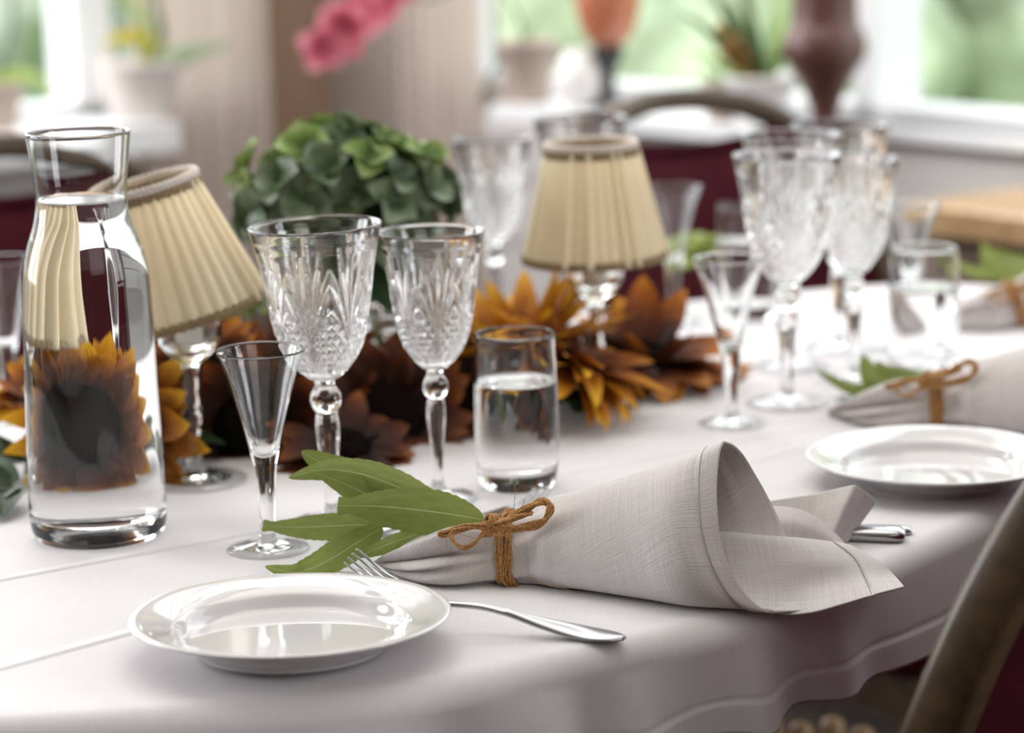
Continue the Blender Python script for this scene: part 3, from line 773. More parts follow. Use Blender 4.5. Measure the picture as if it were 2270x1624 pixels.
strip([[q(1660, 1120, 1.445), q(1665, 1145, 1.440), q(1670, 1185, 1.432)], [q(1715, 1110, 1.447), q(1718, 1140, 1.440), q(1722, 1190, 1.430)],
       [q(1805, 1097, 1.455), q(1800, 1140, 1.442), q(1792, 1195, 1.428)], [q(1895, 1076, 1.458), q(1872, 1125, 1.440), q(1845, 1190, 1.424)],
       [q(1915, 1088, 1.470), q(1900, 1130, 1.462), q(1858, 1200, 1.435)], [q(1941, 1110, 1.476), q(1921, 1140, 1.468), q(1874, 1205, 1.440)]], (.10, .045))

# ------------------------------------------------------------------ twine bow
tw = thing('twine_bow', napO + TTV, 'jute twine tied in a bow round the front napkin', 'twine', 'jute twine bows round the napkins')
def strand(pts, name, rad=.0010, n=70, turns=None, closed=False):
    P = crom(pts, n); L_ = sum((P[i + 1] - P[i]).length for i in range(n - 1)); turns = turns or L_ / .030
    mb = MB()
    for ph in (0, PI):
        path = []
        for i, p_ in enumerate(P):
            t = (P[min(i + 1, n - 1)] - P[max(i - 1, 0)]).normalized(); a = t.cross(Vector((.2, -.9, .4))).normalized(); b = t.cross(a)
            w_ = 2 * PI * turns * i / n + ph; path.append(p_ + (a * math.cos(w_) + b * math.sin(w_)) * rad * .70)
        mb.tube(path, rad * .85, 8)
    return mb
def colat(x, s, off):
    i = x / 11.0 * (NT_ - 1); i0 = int(i); P = cols[int(s * (KS - 1))][i0]; o_ = (P - ctr[i0]).normalized(); return P + o_ * off
wr = MB()
for k, (x0, x1) in enumerate(((4.58, 4.70), (4.76, 4.88), (4.94, 5.05), (5.10, 5.18), (4.70, 4.86))):
    pts = [colat(x0 + (x1 - x0) * j / 20 + .05 * math.sin(j), min(1, j / 20), .0016 + (.0012 if k == 4 else 0)) for j in range(21)]
    for p in pts: p.z = max(p.z, .0012)
    b_ = strand(pts, 'w', n=90); wr.add(b_.v, b_.f)
wr.build('wrap', M['twine'], tw, origin=napO)
KN = q(1085, 1164, 1.374)
kb = MB()
for k in range(3):
    pts = [KN + Vector(((k - 1) * .0016 + .0024 * math.sin(a), .0038 * math.cos(a), .0050 * math.sin(a + .5))) for a in [j * 2 * PI / 12 for j in range(13)]]
    b_ = strand(pts, 'k', .0011, 50); kb.add(b_.v, b_.f)
kb.build('knot', M['twine'], tw, origin=napO)
s1 = strand([q(1088, 1166, 1.372), q(1130, 1150, 1.368), q(1175, 1125, 1.366), q(1205, 1112, 1.366), q(1216, 1122, 1.364), q(1212, 1146, 1.362), q(1185, 1160, 1.363), q(1140, 1168, 1.366), q(1095, 1166, 1.371)], 's', .0013, 90)
b_ = strand([q(1090, 1163, 1.374), q(1130, 1146, 1.371), q(1170, 1122, 1.369), q(1200, 1109, 1.369), q(1220, 1116, 1.367), q(1219, 1140, 1.364), q(1190, 1166, 1.363), q(1145, 1174, 1.366), q(1095, 1168, 1.370)], 's', .0012, 90)
s1.add(b_.v, b_.f); s1.build('right_loop', M['twine'], tw, origin=napO)
s1 = strand([q(1088, 1162, 1.373), q(1120, 1154, 1.370), q(1150, 1145, 1.366), q(1180, 1137, 1.364)], 's', .0012, 50)
s1.build('tail', M['twine'], tw, origin=napO)
s1 = strand([q(1085, 1160, 1.372), q(1055, 1163, 1.368), q(1025, 1168, 1.368), q(990, 1177, 1.369), q(976, 1183, 1.370), q(986, 1186, 1.370), q(1000, 1180, 1.368), q(1040, 1170, 1.367), q(1078, 1168, 1.371)], 's', .0012, 90)
s1.build('left_loop', M['twine'], tw, origin=napO)
s1 = strand([q(1082, 1172, 1.370), q(1066, 1188, 1.366), q(1048, 1206, 1.363), q(1028, 1214, 1.362), q(1008, 1203, 1.363), q(1000, 1188, 1.365), q(1006, 1178, 1.367)], 's', .0010, 70)
s1.build('hanging_loop', M['twine'], tw, origin=napO)
for pts in ([q(1080, 1178, 1.366), q(1105, 1187, 1.36), q(1125, 1190, 1.357), q(1145, 1215, 1.354)], [q(1000, 1172, 1.366), q(1030, 1186, 1.362), q(1060, 1197, 1.36), q(1035, 1212, 1.359)],
            [q(1150, 1140, 1.367), q(1160, 1115, 1.366), q(1163, 1105, 1.366)], [q(1170, 1280, 1.362), q(1220, 1296, 1.352), q(1285, 1315, 1.345)], [q(1138, 1150, 1.368), q(1142, 1085, 1.366), q(1139, 1073, 1.366)]):
    fb = MB(); fb.tube(crom(pts, 24), .00016, 5); fb.build('loose_fibre', M['twine'], tw, origin=napO)

# ------------------------------------------------------------------ leaf sprig
def leaf_vf(mid, hw, side, cup=.25, n=26, k=9, tip=.55, bite=None, wav=.0):
    P = crom(mid, n); v, uv = [], []; s0 = Vector(side).normalized()
    for i in range(n):
        t = i / (n - 1); T = (P[min(i + 1, n - 1)] - P[max(i - 1, 0)]).normalized(); sd = (s0 - T * s0.dot(T)).normalized(); nr = T.cross(sd)
        w = hw * (math.sin(PI * min(1, t ** tip)) ** .8 if 0 < t < 1 else .02) + hw * .02
        if bite and t > bite: w = hw * math.sin(PI * min(1, bite ** tip)) ** .8 * (1 + .12 * math.sin(t * 40))
        w *= 1 + .03 * math.sin(i * 2.1) * (1 if 0 < i < n - 1 else 0)
        for j in range(k):
            c = j / (k - 1) * 2 - 1
            v.append(P[i] + sd * (w * c) + nr * (abs(c) ** 1.5 * w * cup + wav * math.sin(t * 9 + c))); uv.append((t, j / (k - 1)))
    f = [(i * k + j, i * k + j + 1, (i + 1) * k + j + 1, (i + 1) * k + j) for i in range(n - 1) for j in range(k - 1)]
    return v, f, uv
spO = q(1075, 1160, 1.385)
sg = thing('leaf_sprig', spO + TTV, 'sprig of green leaves tucked under the twine of the front napkin', 'leaf sprig', 'leaf sprigs tied to the napkins')
UPV = (0.05, .45, .9)
LEAVES = [  # midrib from stem to tip, half width, side direction
    ([q(1073, 1152, 1.386), q(1010, 1141, 1.388), q(930, 1130, 1.391), q(840, 1122, 1.396), q(748, 1120, 1.402)], .0135, (0.15, .42, .9), .20, .92, .90),
    ([q(1010, 1135, 1.400), q(940, 1104, 1.404), q(870, 1074, 1.409), q(800, 1050, 1.415), q(720, 1040, 1.424), q(640, 1058, 1.430)], .0105, (0.1, .5, .85), .30, .90, None),
    ([q(980, 1150, 1.402), q(900, 1128, 1.406), q(830, 1103, 1.409), q(770, 1075, 1.412), q(704, 1048, 1.418)], .0105, (-.2, .3, .93), .15, .85, None),
    ([q(870, 1092, 1.43), q(800, 1066, 1.434), q(740, 1040, 1.438), q(668, 1000, 1.442)], .0100, (-.35, .3, .9), .15, .95, None),
    ([q(850, 1164, 1.420), q(790, 1163, 1.424), q(720, 1166, 1.430), q(650, 1168, 1.436), q(582, 1164, 1.444)], .0082, (0.1, .45, .9), .20, .88, .88),
    ([q(848, 1168, 1.415), q(790, 1203, 1.412), q(730, 1240, 1.405), q(660, 1268, 1.393), q(588, 1255, 1.402)], .0090, (.35, .35, .85), .20, .72, None),
    ([q(955, 1172, 1.400), q(890, 1195, 1.402), q(840, 1214, 1.406), q(795, 1234, 1.408)], .0055, (.25, .4, .85), .20, .85, None)]
for (mid, hw, sd, cup, tp, bt) in LEAVES:
    v, f, uv = leaf_vf(mid, hw, sd, cup, tip=tp, bite=bt, n=48)
    mk('leaf', [p - spO for p in v], f, M['leaf'], sg, True, uv)
stm = MB(); stm.tube(crom([q(846, 1166, 1.418), q(900, 1166, 1.406), q(980, 1163, 1.394), q(1075, 1160, 1.384), q(1110, 1166, 1.380)], 30), .0009, 7)
stm.build('stalk', M['stalk'], sg, origin=spO)

# ------------------------------------------------------------------ cutlery
def fork(name, path, side, label, group, hw_end=.0092, tine_w=.0190, prof=None):
    """path runs from the tine tips to the end of the handle"""
    o0 = path[len(path) // 2]; root = thing(name, o0 + TTV, label, 'fork', group)
    N = 120; P = crom(path, N); sd = Vector(side).normalized(); L_ = [0]
    for i in range(1, N): L_.append(L_[-1] + (P[i] - P[i - 1]).length)
    T = L_[-1]; U_ = [l / T for l in L_]
    hx = [0.20, .24, .30, .36, .42, .55, .68, .78, .86, .93, .97, 1.0]
    hwv = [tine_w / 2, tine_w / 2, tine_w * .46, .0050, .0022, .0019, .0024, .0048, .0076, hw_end, hw_end * .8, .002]
    th = [.0011, .0012, .0013, .0014, .0015, .0014, .0014, .0014, .0014, .0013, .0012, .001]
    rows = []
    for i in range(N):
        if U_[i] < .20: continue
        Tn = (P[min(i + 1, N - 1)] - P[max(i - 1, 0)]).normalized(); s_ = (sd - Tn * sd.dot(Tn)).normalized(); nr = s_.cross(Tn)
        if nr.z < 0: nr = -nr
        w, t = cr1(hx, hwv, U_[i]), cr1(hx, th, U_[i]); row = []
        for a in [2 * PI * j / 20 for j in range(20)]:
            c, s = math.cos(a), math.sin(a)
            row.append(P[i] + s_ * w * math.copysign(abs(c) ** .6, c) + nr * (t * math.copysign(abs(s) ** .7, s) + (.0010 * (c * c) if .2 < U_[i] < .4 else .0008 * (1 - c * c) * (U_[i] > .7))))
        rows.append(row)
    mb = MB(); mb.grid(rows, close=True); k = 20
    mb.f.append(tuple(reversed(range(k)))); mb.f.append(tuple(len(mb.v) - k + j for j in range(k)))
    mb.build('handle', M['silver'], root, origin=o0)
    for c in (-.75, -.25, .25, .75):
        mt_ = MB(); pts, rr = [], []
        for i in range(N):
            if U_[i] > .225: break
            Tn = (P[min(i + 1, N - 1)] - P[max(i - 1, 0)]).normalized(); s_ = (sd - Tn * sd.dot(Tn)).normalized()
            pts.append(P[i] + s_ * (c * tine_w / 2 * (1.0 + .0 * U_[i]))); rr.append(.0007 + .0010 * min(1, U_[i] / .1))
        mt_.tube(pts, rr, 10, flat=(.8, 1.0)); mt_.build('tine', M['silver'], root, origin=o0)
    return root
fork('dinner_fork', [PZ(776, 1231, .016), PZ(818, 1262, .0085), PZ(862, 1291, .0060), PZ(925, 1322, .0115), PZ(985, 1336, .0170), PZ(1085, 1348, .0150), PZ(1210, 1384, .0075), PZ(1300, 1404, .0035), PZ(1385, 1416, .0030)],
     (.76, .65, 0), 'silver fork lying behind the front plate, handle out to the right', None)
fork('dessert_fork', [PZ(1206, 1082, .012), PZ(1165, 1118, .006), PZ(1110, 1140, .005), PZ(1020, 1150, .0075), PZ(900, 1166, .005), PZ(800, 1186, .0025), PZ(725, 1196, .0025)],
     (.65, -.75, 0), 'silver fork lying behind the front napkin, tines pointing to the tumbler', None, hw_end=.0085, tine_w=.017)
def knife(name, A, B, label, cat, w=.0085, t=.0036, blade=True):
    o0 = (A + B) / 2; root = thing(name, o0 + TTV, label, cat); d = (A - B); L_ = d.length; d.normalize(); sd = Vector((d.y, -d.x, 0)).normalized(); up = Vector((0, 0, 1))
    def body(xs, ws, ts, zs, nm):
        rows = []
        for x, w_, t_, z_ in zip(xs, ws, ts, zs):
            c0 = B + d * x + up * z_
            rows.append([c0 + sd * w_ * math.copysign(abs(math.cos(a)) ** .7, math.cos(a)) + up * t_ * math.copysign(abs(math.sin(a)) ** .7, math.sin(a)) for a in [2 * PI * j / 20 for j in range(20)]])
        mb = MB(); mb.grid(rows, close=True); mb.f.append(tuple(range(20))); mb.f.append(tuple(len(mb.v) - 1 - j for j in range(20)))
        return mb.build(nm, M['silver'], root, origin=o0)
    body([0, .0015, .004, .012, .030, .060, .085], [w * .45, w * .8, w * .95, w, w * .92, w * .72, w * .6], [t * .4, t * .8, t, t, t * .95, t * .8, t * .7], [t] * 7, 'handle')
    xs = np.linspace(.085, L_, 10)
    body(xs, [w * .55, w * .9, w * 1.1, w * 1.1, w * 1.1, w * 1.1, w * 1.05, w * .95, w * .7, w * .15], [.0011] * 10, [t * .8] * 10, 'blade')
    return root
kA, kB = PZ(1180, 1160), PZ(2008, 1203)
knife('dinner_knife', PZ(1250, 1178), PZ(2006, 1200), 'silver knife whose broad handle end shows right of the front napkin', 'knife', w=.0098, t=.0044)
knife('butter_knife', PZ(1300, 1165), PZ(2021, 1186), 'thin silver knife half hidden behind the broader knife handle', 'knife', w=.0055, t=.0028)

# ------------------------------------------------------------------ sunflowers of the centrepiece
def basis(n):
    n = Vector(n).normalized(); a = Vector((0, 0, 1)).cross(n)
    a = a.normalized() if a.length > 1e-3 else Vector((1, 0, 0)); return a, n.cross(a), n
def petal_vf(base, out, nrm, L_, hw, cup, droop, twist, rnd, n=9, k=5):
    out = Vector(out).normalized(); nrm = (Vector(nrm) - out * out.dot(nrm)).normalized(); sd = out.cross(nrm); v, uv = [], []
    p = Vector(base); st = L_ / (n - 1); wv = rnd.uniform(0, 6); tone = rnd.uniform(-.12, .12)
    for i in range(n):
        t = i / (n - 1); w = hw * (math.sin(PI * min(1, .12 + t * .88)) ** .75 if t < 1 else 0.0) * (1.05 - .25 * t) + .0002
        s_ = sd * math.cos(twist * t) + nrm * math.sin(twist * t)
        for j in range(k):
            c = j / (k - 1) * 2 - 1
            v.append(p + s_ * w * c + nrm * (cup * w * (abs(c) ** 1.6) + .0006 * math.sin(t * 7 + c * 2 + wv))); uv.append((min(1, max(0, t + tone * t)), j / (k - 1) + wv))
        out2 = out * math.cos(droop / n) + nrm * math.sin(droop / n); nrm = nrm * math.cos(droop / n) - out * math.sin(droop / n); out = out2
        p = p + out * st
    f = [(i * k + j, i * k + j + 1, (i + 1) * k + j + 1, (i + 1) * k + j) for i in range(n - 1) for j in range(k - 1)]
    return v, f, uv
def sunflower(c, n, disc_r, plen, seed, mats, label, n_out=18, n_in=14, lift=(.15, .75), droop=(-.5, .5), hw=.0115, arc=None, stem_to=None):
    rnd = random.Random(seed); c = Vector(c); a, b, nn = basis(n)
    root = thing('sunflower', c + TTV, label, 'sunflower', 'sunflowers of the centrepiece')
    d = MB(); rows = []
    for i in range(13):
        t = i / 12; r = disc_r * math.sin(t * PI / 2 * 1.05) if i else 1e-5
        rows.append([(a * math.cos(q_) + b * math.sin(q_)) * r * rnd.uniform(.97, 1.03) + nn * (disc_r * .34 * math.cos(t * PI / 2) + rnd.uniform(-.0006, .0006)) for q_ in [2 * PI * j / 40 for j in range(40)]])
    rows.append([(a * math.cos(q_) + b * math.sin(q_)) * disc_r * .95 - nn * .006 for q_ in [2 * PI * j / 40 for j in range(40)]])
    d.grid(rows[::-1], close=True); d.build('seed_disc', M['seed'], root)
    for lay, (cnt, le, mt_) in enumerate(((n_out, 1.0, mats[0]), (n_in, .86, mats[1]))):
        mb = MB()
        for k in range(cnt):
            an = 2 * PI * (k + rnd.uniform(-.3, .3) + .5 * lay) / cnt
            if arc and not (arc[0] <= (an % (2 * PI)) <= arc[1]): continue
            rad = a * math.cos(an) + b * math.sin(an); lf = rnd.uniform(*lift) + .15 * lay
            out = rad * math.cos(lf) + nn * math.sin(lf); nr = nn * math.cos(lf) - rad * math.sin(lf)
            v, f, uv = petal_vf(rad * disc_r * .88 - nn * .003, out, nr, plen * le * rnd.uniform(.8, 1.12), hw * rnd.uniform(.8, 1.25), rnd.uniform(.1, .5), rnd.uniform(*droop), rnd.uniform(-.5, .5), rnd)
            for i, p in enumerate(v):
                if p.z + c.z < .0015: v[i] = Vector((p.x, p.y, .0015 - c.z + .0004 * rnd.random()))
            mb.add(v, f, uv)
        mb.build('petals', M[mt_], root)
    se = MB()
    for k in range(14):
        an = 2 * PI * k / 14; rad = a * math.cos(an) + b * math.sin(an)
        v, f, uv = petal_vf(rad * disc_r * .7 - nn * .008, rad - nn * .2, nn, disc_r * .9, .006, .2, -.4, 0, rnd, 6, 3)
        v = [Vector((p.x, p.y, max(p.z, .0012 - c.z))) for p in v]
        se.add(v, f, uv)
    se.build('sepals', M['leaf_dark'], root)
    st = MB(); e = Vector(stem_to) - c if stem_to else Vector((-nn.x * .05, -nn.y * .05, .006 - c.z))
    st.tube(crom([-nn * .004, -nn * .03, e], 14), .0045, 8); st.build('stalk', M['stalk'], root)
    return root
def at(px, py, y): return PY(px, py, y)
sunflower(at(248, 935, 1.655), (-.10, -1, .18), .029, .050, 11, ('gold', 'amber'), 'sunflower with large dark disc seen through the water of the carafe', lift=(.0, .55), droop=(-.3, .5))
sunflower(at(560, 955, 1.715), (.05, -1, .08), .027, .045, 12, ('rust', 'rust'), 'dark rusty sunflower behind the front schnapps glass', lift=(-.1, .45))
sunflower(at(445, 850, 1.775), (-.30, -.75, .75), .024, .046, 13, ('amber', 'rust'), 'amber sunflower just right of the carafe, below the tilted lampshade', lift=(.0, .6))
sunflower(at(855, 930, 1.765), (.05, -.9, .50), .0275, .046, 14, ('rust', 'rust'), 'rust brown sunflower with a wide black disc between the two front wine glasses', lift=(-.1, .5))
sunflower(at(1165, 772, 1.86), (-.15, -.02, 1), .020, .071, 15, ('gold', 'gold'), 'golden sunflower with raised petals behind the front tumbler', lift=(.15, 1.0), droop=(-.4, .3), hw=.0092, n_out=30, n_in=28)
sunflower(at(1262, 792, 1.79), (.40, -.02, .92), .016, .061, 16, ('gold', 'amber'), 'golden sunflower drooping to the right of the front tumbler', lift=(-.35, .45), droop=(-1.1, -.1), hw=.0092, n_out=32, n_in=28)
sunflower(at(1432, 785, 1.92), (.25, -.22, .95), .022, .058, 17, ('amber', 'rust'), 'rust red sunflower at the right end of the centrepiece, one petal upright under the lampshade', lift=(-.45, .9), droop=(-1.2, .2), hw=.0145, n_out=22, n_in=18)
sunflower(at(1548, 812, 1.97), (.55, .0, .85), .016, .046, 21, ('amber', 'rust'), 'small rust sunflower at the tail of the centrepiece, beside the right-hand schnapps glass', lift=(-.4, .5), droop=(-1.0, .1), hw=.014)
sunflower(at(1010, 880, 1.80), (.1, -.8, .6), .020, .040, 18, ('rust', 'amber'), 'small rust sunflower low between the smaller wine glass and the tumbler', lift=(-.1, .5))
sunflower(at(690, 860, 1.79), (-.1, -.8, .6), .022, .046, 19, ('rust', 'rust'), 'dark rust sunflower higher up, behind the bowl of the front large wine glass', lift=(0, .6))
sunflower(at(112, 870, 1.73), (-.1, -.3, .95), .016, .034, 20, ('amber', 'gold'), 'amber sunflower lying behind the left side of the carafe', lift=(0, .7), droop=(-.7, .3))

# green sprays under the flowers
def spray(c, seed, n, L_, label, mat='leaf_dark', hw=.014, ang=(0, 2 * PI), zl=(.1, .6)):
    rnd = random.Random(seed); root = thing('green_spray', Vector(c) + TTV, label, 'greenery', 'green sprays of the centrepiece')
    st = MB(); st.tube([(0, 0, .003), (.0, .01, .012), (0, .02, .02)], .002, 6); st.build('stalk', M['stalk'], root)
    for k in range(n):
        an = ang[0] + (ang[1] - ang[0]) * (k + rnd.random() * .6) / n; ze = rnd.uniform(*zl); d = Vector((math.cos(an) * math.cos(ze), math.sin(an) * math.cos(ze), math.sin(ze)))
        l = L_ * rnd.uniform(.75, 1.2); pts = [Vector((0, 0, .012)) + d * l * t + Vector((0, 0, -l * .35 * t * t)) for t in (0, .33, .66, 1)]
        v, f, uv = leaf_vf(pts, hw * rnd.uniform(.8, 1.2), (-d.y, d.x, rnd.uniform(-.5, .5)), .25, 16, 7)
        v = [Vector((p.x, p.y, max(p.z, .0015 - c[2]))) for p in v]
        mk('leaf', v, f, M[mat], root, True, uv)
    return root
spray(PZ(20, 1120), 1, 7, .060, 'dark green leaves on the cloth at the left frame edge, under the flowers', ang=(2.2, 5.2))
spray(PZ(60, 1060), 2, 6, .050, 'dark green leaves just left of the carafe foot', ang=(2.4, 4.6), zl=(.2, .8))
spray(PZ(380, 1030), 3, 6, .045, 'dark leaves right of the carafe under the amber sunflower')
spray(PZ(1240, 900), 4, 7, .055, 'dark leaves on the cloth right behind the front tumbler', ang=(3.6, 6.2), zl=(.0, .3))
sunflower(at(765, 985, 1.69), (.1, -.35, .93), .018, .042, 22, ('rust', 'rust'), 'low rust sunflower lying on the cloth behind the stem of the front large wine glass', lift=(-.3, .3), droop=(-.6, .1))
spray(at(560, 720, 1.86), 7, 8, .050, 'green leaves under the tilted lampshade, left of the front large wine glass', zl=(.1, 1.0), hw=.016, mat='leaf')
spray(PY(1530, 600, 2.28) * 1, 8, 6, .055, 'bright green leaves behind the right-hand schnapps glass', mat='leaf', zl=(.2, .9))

# ------------------------------------------------------------------ hydrangea in a cut glass vase
def hydrangea():
    rnd = random.Random(5); c = at(757, 440, 1.86); root = thing('hydrangea', c + TTV, 'round green hydrangea head rising behind the front wine glasses', 'hydrangea')
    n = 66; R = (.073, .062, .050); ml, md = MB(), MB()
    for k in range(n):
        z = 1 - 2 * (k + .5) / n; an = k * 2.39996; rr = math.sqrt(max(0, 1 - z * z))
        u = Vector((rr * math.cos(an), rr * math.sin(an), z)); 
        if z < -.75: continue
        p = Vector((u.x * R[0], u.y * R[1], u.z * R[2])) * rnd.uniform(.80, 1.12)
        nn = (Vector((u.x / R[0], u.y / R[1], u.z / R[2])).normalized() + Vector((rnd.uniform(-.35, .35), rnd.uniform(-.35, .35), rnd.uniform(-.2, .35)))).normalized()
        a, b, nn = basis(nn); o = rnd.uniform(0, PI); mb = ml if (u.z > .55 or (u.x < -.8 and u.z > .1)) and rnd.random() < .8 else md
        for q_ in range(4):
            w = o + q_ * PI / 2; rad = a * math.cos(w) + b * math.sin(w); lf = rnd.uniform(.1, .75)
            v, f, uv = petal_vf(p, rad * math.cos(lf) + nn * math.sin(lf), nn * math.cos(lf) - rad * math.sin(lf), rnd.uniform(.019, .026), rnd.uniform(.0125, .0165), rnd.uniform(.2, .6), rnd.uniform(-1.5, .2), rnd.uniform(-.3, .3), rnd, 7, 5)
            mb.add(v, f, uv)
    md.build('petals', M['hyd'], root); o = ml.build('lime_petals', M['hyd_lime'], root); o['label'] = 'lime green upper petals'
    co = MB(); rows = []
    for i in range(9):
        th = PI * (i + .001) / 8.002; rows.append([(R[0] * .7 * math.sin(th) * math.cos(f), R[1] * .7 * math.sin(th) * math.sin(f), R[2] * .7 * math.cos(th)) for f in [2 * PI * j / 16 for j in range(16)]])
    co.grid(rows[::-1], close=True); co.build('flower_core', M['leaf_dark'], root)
    v0 = Vector((-.085, 1.845, .02)) - c
    s = MB(); s.tube(crom([(0, 0, -.04), (.01, -.004, -.07), v0], 16), .0042, 8); s.build('stalk', M['stalk'], root)
    for (dx, dz, L_) in ((-.03, -.055, .06), (.03, -.05, .07), (.05, -.06, .05), (-.05, -.045, .05), (0, -.06, .06)):
        d = Vector((dx * 20, -.5, dz * 6)).normalized(); pts = [Vector((dx * .3, -.02, dz)) + d * L_ * t + Vector((0, 0, -.02 * t * t)) for t in (0, .33, .66, 1)]
        v, f, uv = leaf_vf(pts, .018, (-d.y, d.x, .4), .25, 16, 7); mk('leaf', v, f, M['leaf_dark'], root, True, uv)
hydrangea()
vs = thing('cut_glass_vase', Vector((-.085, 1.845, TT)), 'small cut glass vase holding the green hydrangea, behind the front wine glasses', 'vase')
po = smooth_prof([(.0255, .0), (.030, .006), (.0335, .020), (.034, .036), (.030, .055), (.0265, .066), (.030, .080)], 60)
pi_ = smooth_prof([(.0272, .080), (.0238, .066), (.027, .055), (.0305, .036), (.030, .020), (.022, .012), (0, .011)], 40)
lathe('vase_glass', [(0, .001), (.015, .0008)] + po + [(.0295, .0812), (.028, .0812)] + pi_, M['crystal'], vs, 96,
      lambda r, z, th: (r - (.0016 * (max(0, math.cos(12 * th + z * 300)) ** 2 + max(0, math.cos(12 * th - z * 300)) ** 2) if r > .0305 or (z < .06 and r > .0295) else 0), z))

# ------------------------------------------------------------------ little table lamps: pleated shade on a glass stem
def shade_mat():
    mt, nt, b, out = mat_base('cream_silk'); N, L = nt.nodes, nt.links
    b.inputs['Base Color'].default_value = (0.90, 0.81, 0.61, 1); b.inputs['Roughness'].default_value = 0.75; b.inputs['Sheen Weight'].default_value = 0.2
    t = N.new('ShaderNodeBsdfTranslucent'); t.inputs['Color'].default_value = (0.95, 0.86, 0.64, 1)
    ms = N.new('ShaderNodeMixShader'); ms.inputs[0].default_value = 0.40
    L.new(b.outputs[0], ms.inputs[1]); L.new(t.outputs[0], ms.inputs[2]); L.new(ms.outputs[0], out.inputs['Surface']); return mt
M['shade'] = shade_mat()
def table_lamp(loc, label, zb, hgt, r0, r1, tilt=(0, 0), seed=0, shift=(0, 0)):
    rnd = random.Random(seed); root = thing('table_lamp', loc, label, 'lamp', 'small table lamps of the centrepiece')
    ft = smooth_prof([(.034, .0), (.0352, .0015), (.033, .0032), (.020, .0058), (.0085, .010), (.0052, .017), (.0050, .035), (.0068, .046), (.0055, .056), (.0060, zb - .036), (.013, zb - .029), (.021, zb - .018), (.0225, zb - .004), (.022, zb + .006)], 90)
    inn = smooth_prof([(.0205, zb + .006), (.0208, zb - .004), (.019, zb - .016), (.011, zb - .023), (0, zb - .025)], 30)
    lathe('glass_holder', [(0, .002), (.02, .0015), (.03, 0)] + ft + [(.0217, zb + .0068), (.0209, zb + .0068)] + inn, M['glass'], root, 72)
    cd = smooth_prof([(.0095, zb - .0215), (.0098, zb + .02), (.0096, zb + .030), (.006, zb + .0315), (0, zb + .031)], 20)
    lathe('candle', [(0, zb - .022)] + cd, M['wax'], root, 32)
    sh_ = bpy.data.objects.new('lamp_shade', None); COL.objects.link(sh_); sh_.parent = root
    sh_.location = (shift[0], shift[1], zb); sh_.rotation_euler = (tilt[0], tilt[1], 0)
    NP = 36; n = NP * 8; ph = [rnd.choice((.5, .8, 1.0, 1.9)) for _ in range(NP)]
    def prof(t): return r0 + (r1 - r0) * t + 0
    rows, rows2 = [], []
    for i in range(26):
        t = i / 25; row = []
        for j in range(n):
            th = 2 * PI * j / n; k = int(j / 8) % NP; w = (j % 8) / 8
            pl_ = (.0024 * ph[k] * (1 - abs(2 * w - 1) ** 1.6)) * (.65 + .5 * (1 - t)); r = prof(t) + pl_
            row.append((r * math.cos(th), r * math.sin(th), hgt * t))
        rows.append(row)
    mb = MB(); mb.grid(rows, close=True); o = mb.build('pleated_silk', M['shade'], sh_); s_ = o.modifiers.new('t', 'SOLIDIFY'); s_.thickness = .0006; s_.offset = -1
    def ring(name, r, z, rad, mat, hh=1.6):
        rr = []
        for j in range(180):
            th = 2 * PI * j / 180; a = .0004 * math.sin(th * 60); rr.append([((r + (rad + a) * math.cos(q_)) * math.cos(th), (r + (rad + a) * math.cos(q_)) * math.sin(th), z + (rad + a) * hh * math.sin(q_)) for q_ in [2 * PI * k / 10 for k in range(10)]])
        rr.append(rr[0]); mb = MB(); mb.grid(rr, close=True); return mb.build(name, mat, sh_)
    ring('lower_braid', r0 + .0012, .0015, .0019, M['trim'], 1.7); ring('upper_braid', r1 + .0010, hgt - .0025, .0017, M['trim'], 1.7)
    ring('upper_ruffle', r1 + .0004, hgt + .0028, .0020, M['ruffle'], 1.5)
    return root
lp = PY(1318, 600, 1.855)
table_lamp(Vector((lp.x, lp.y, TT)), 'upright cream pleated table lamp in the middle of the table', .115, .083, .0525, .0335, (math.radians(1), math.radians(-1)), 1)
lp = PY(418, 720, 1.64)
table_lamp(Vector((lp.x, lp.y, TT)), 'tilted cream pleated table lamp just right of the carafe', .116, .087, .0590, .0355, (math.radians(2), math.radians(-13.5)), 2, shift=(-.004, 0))

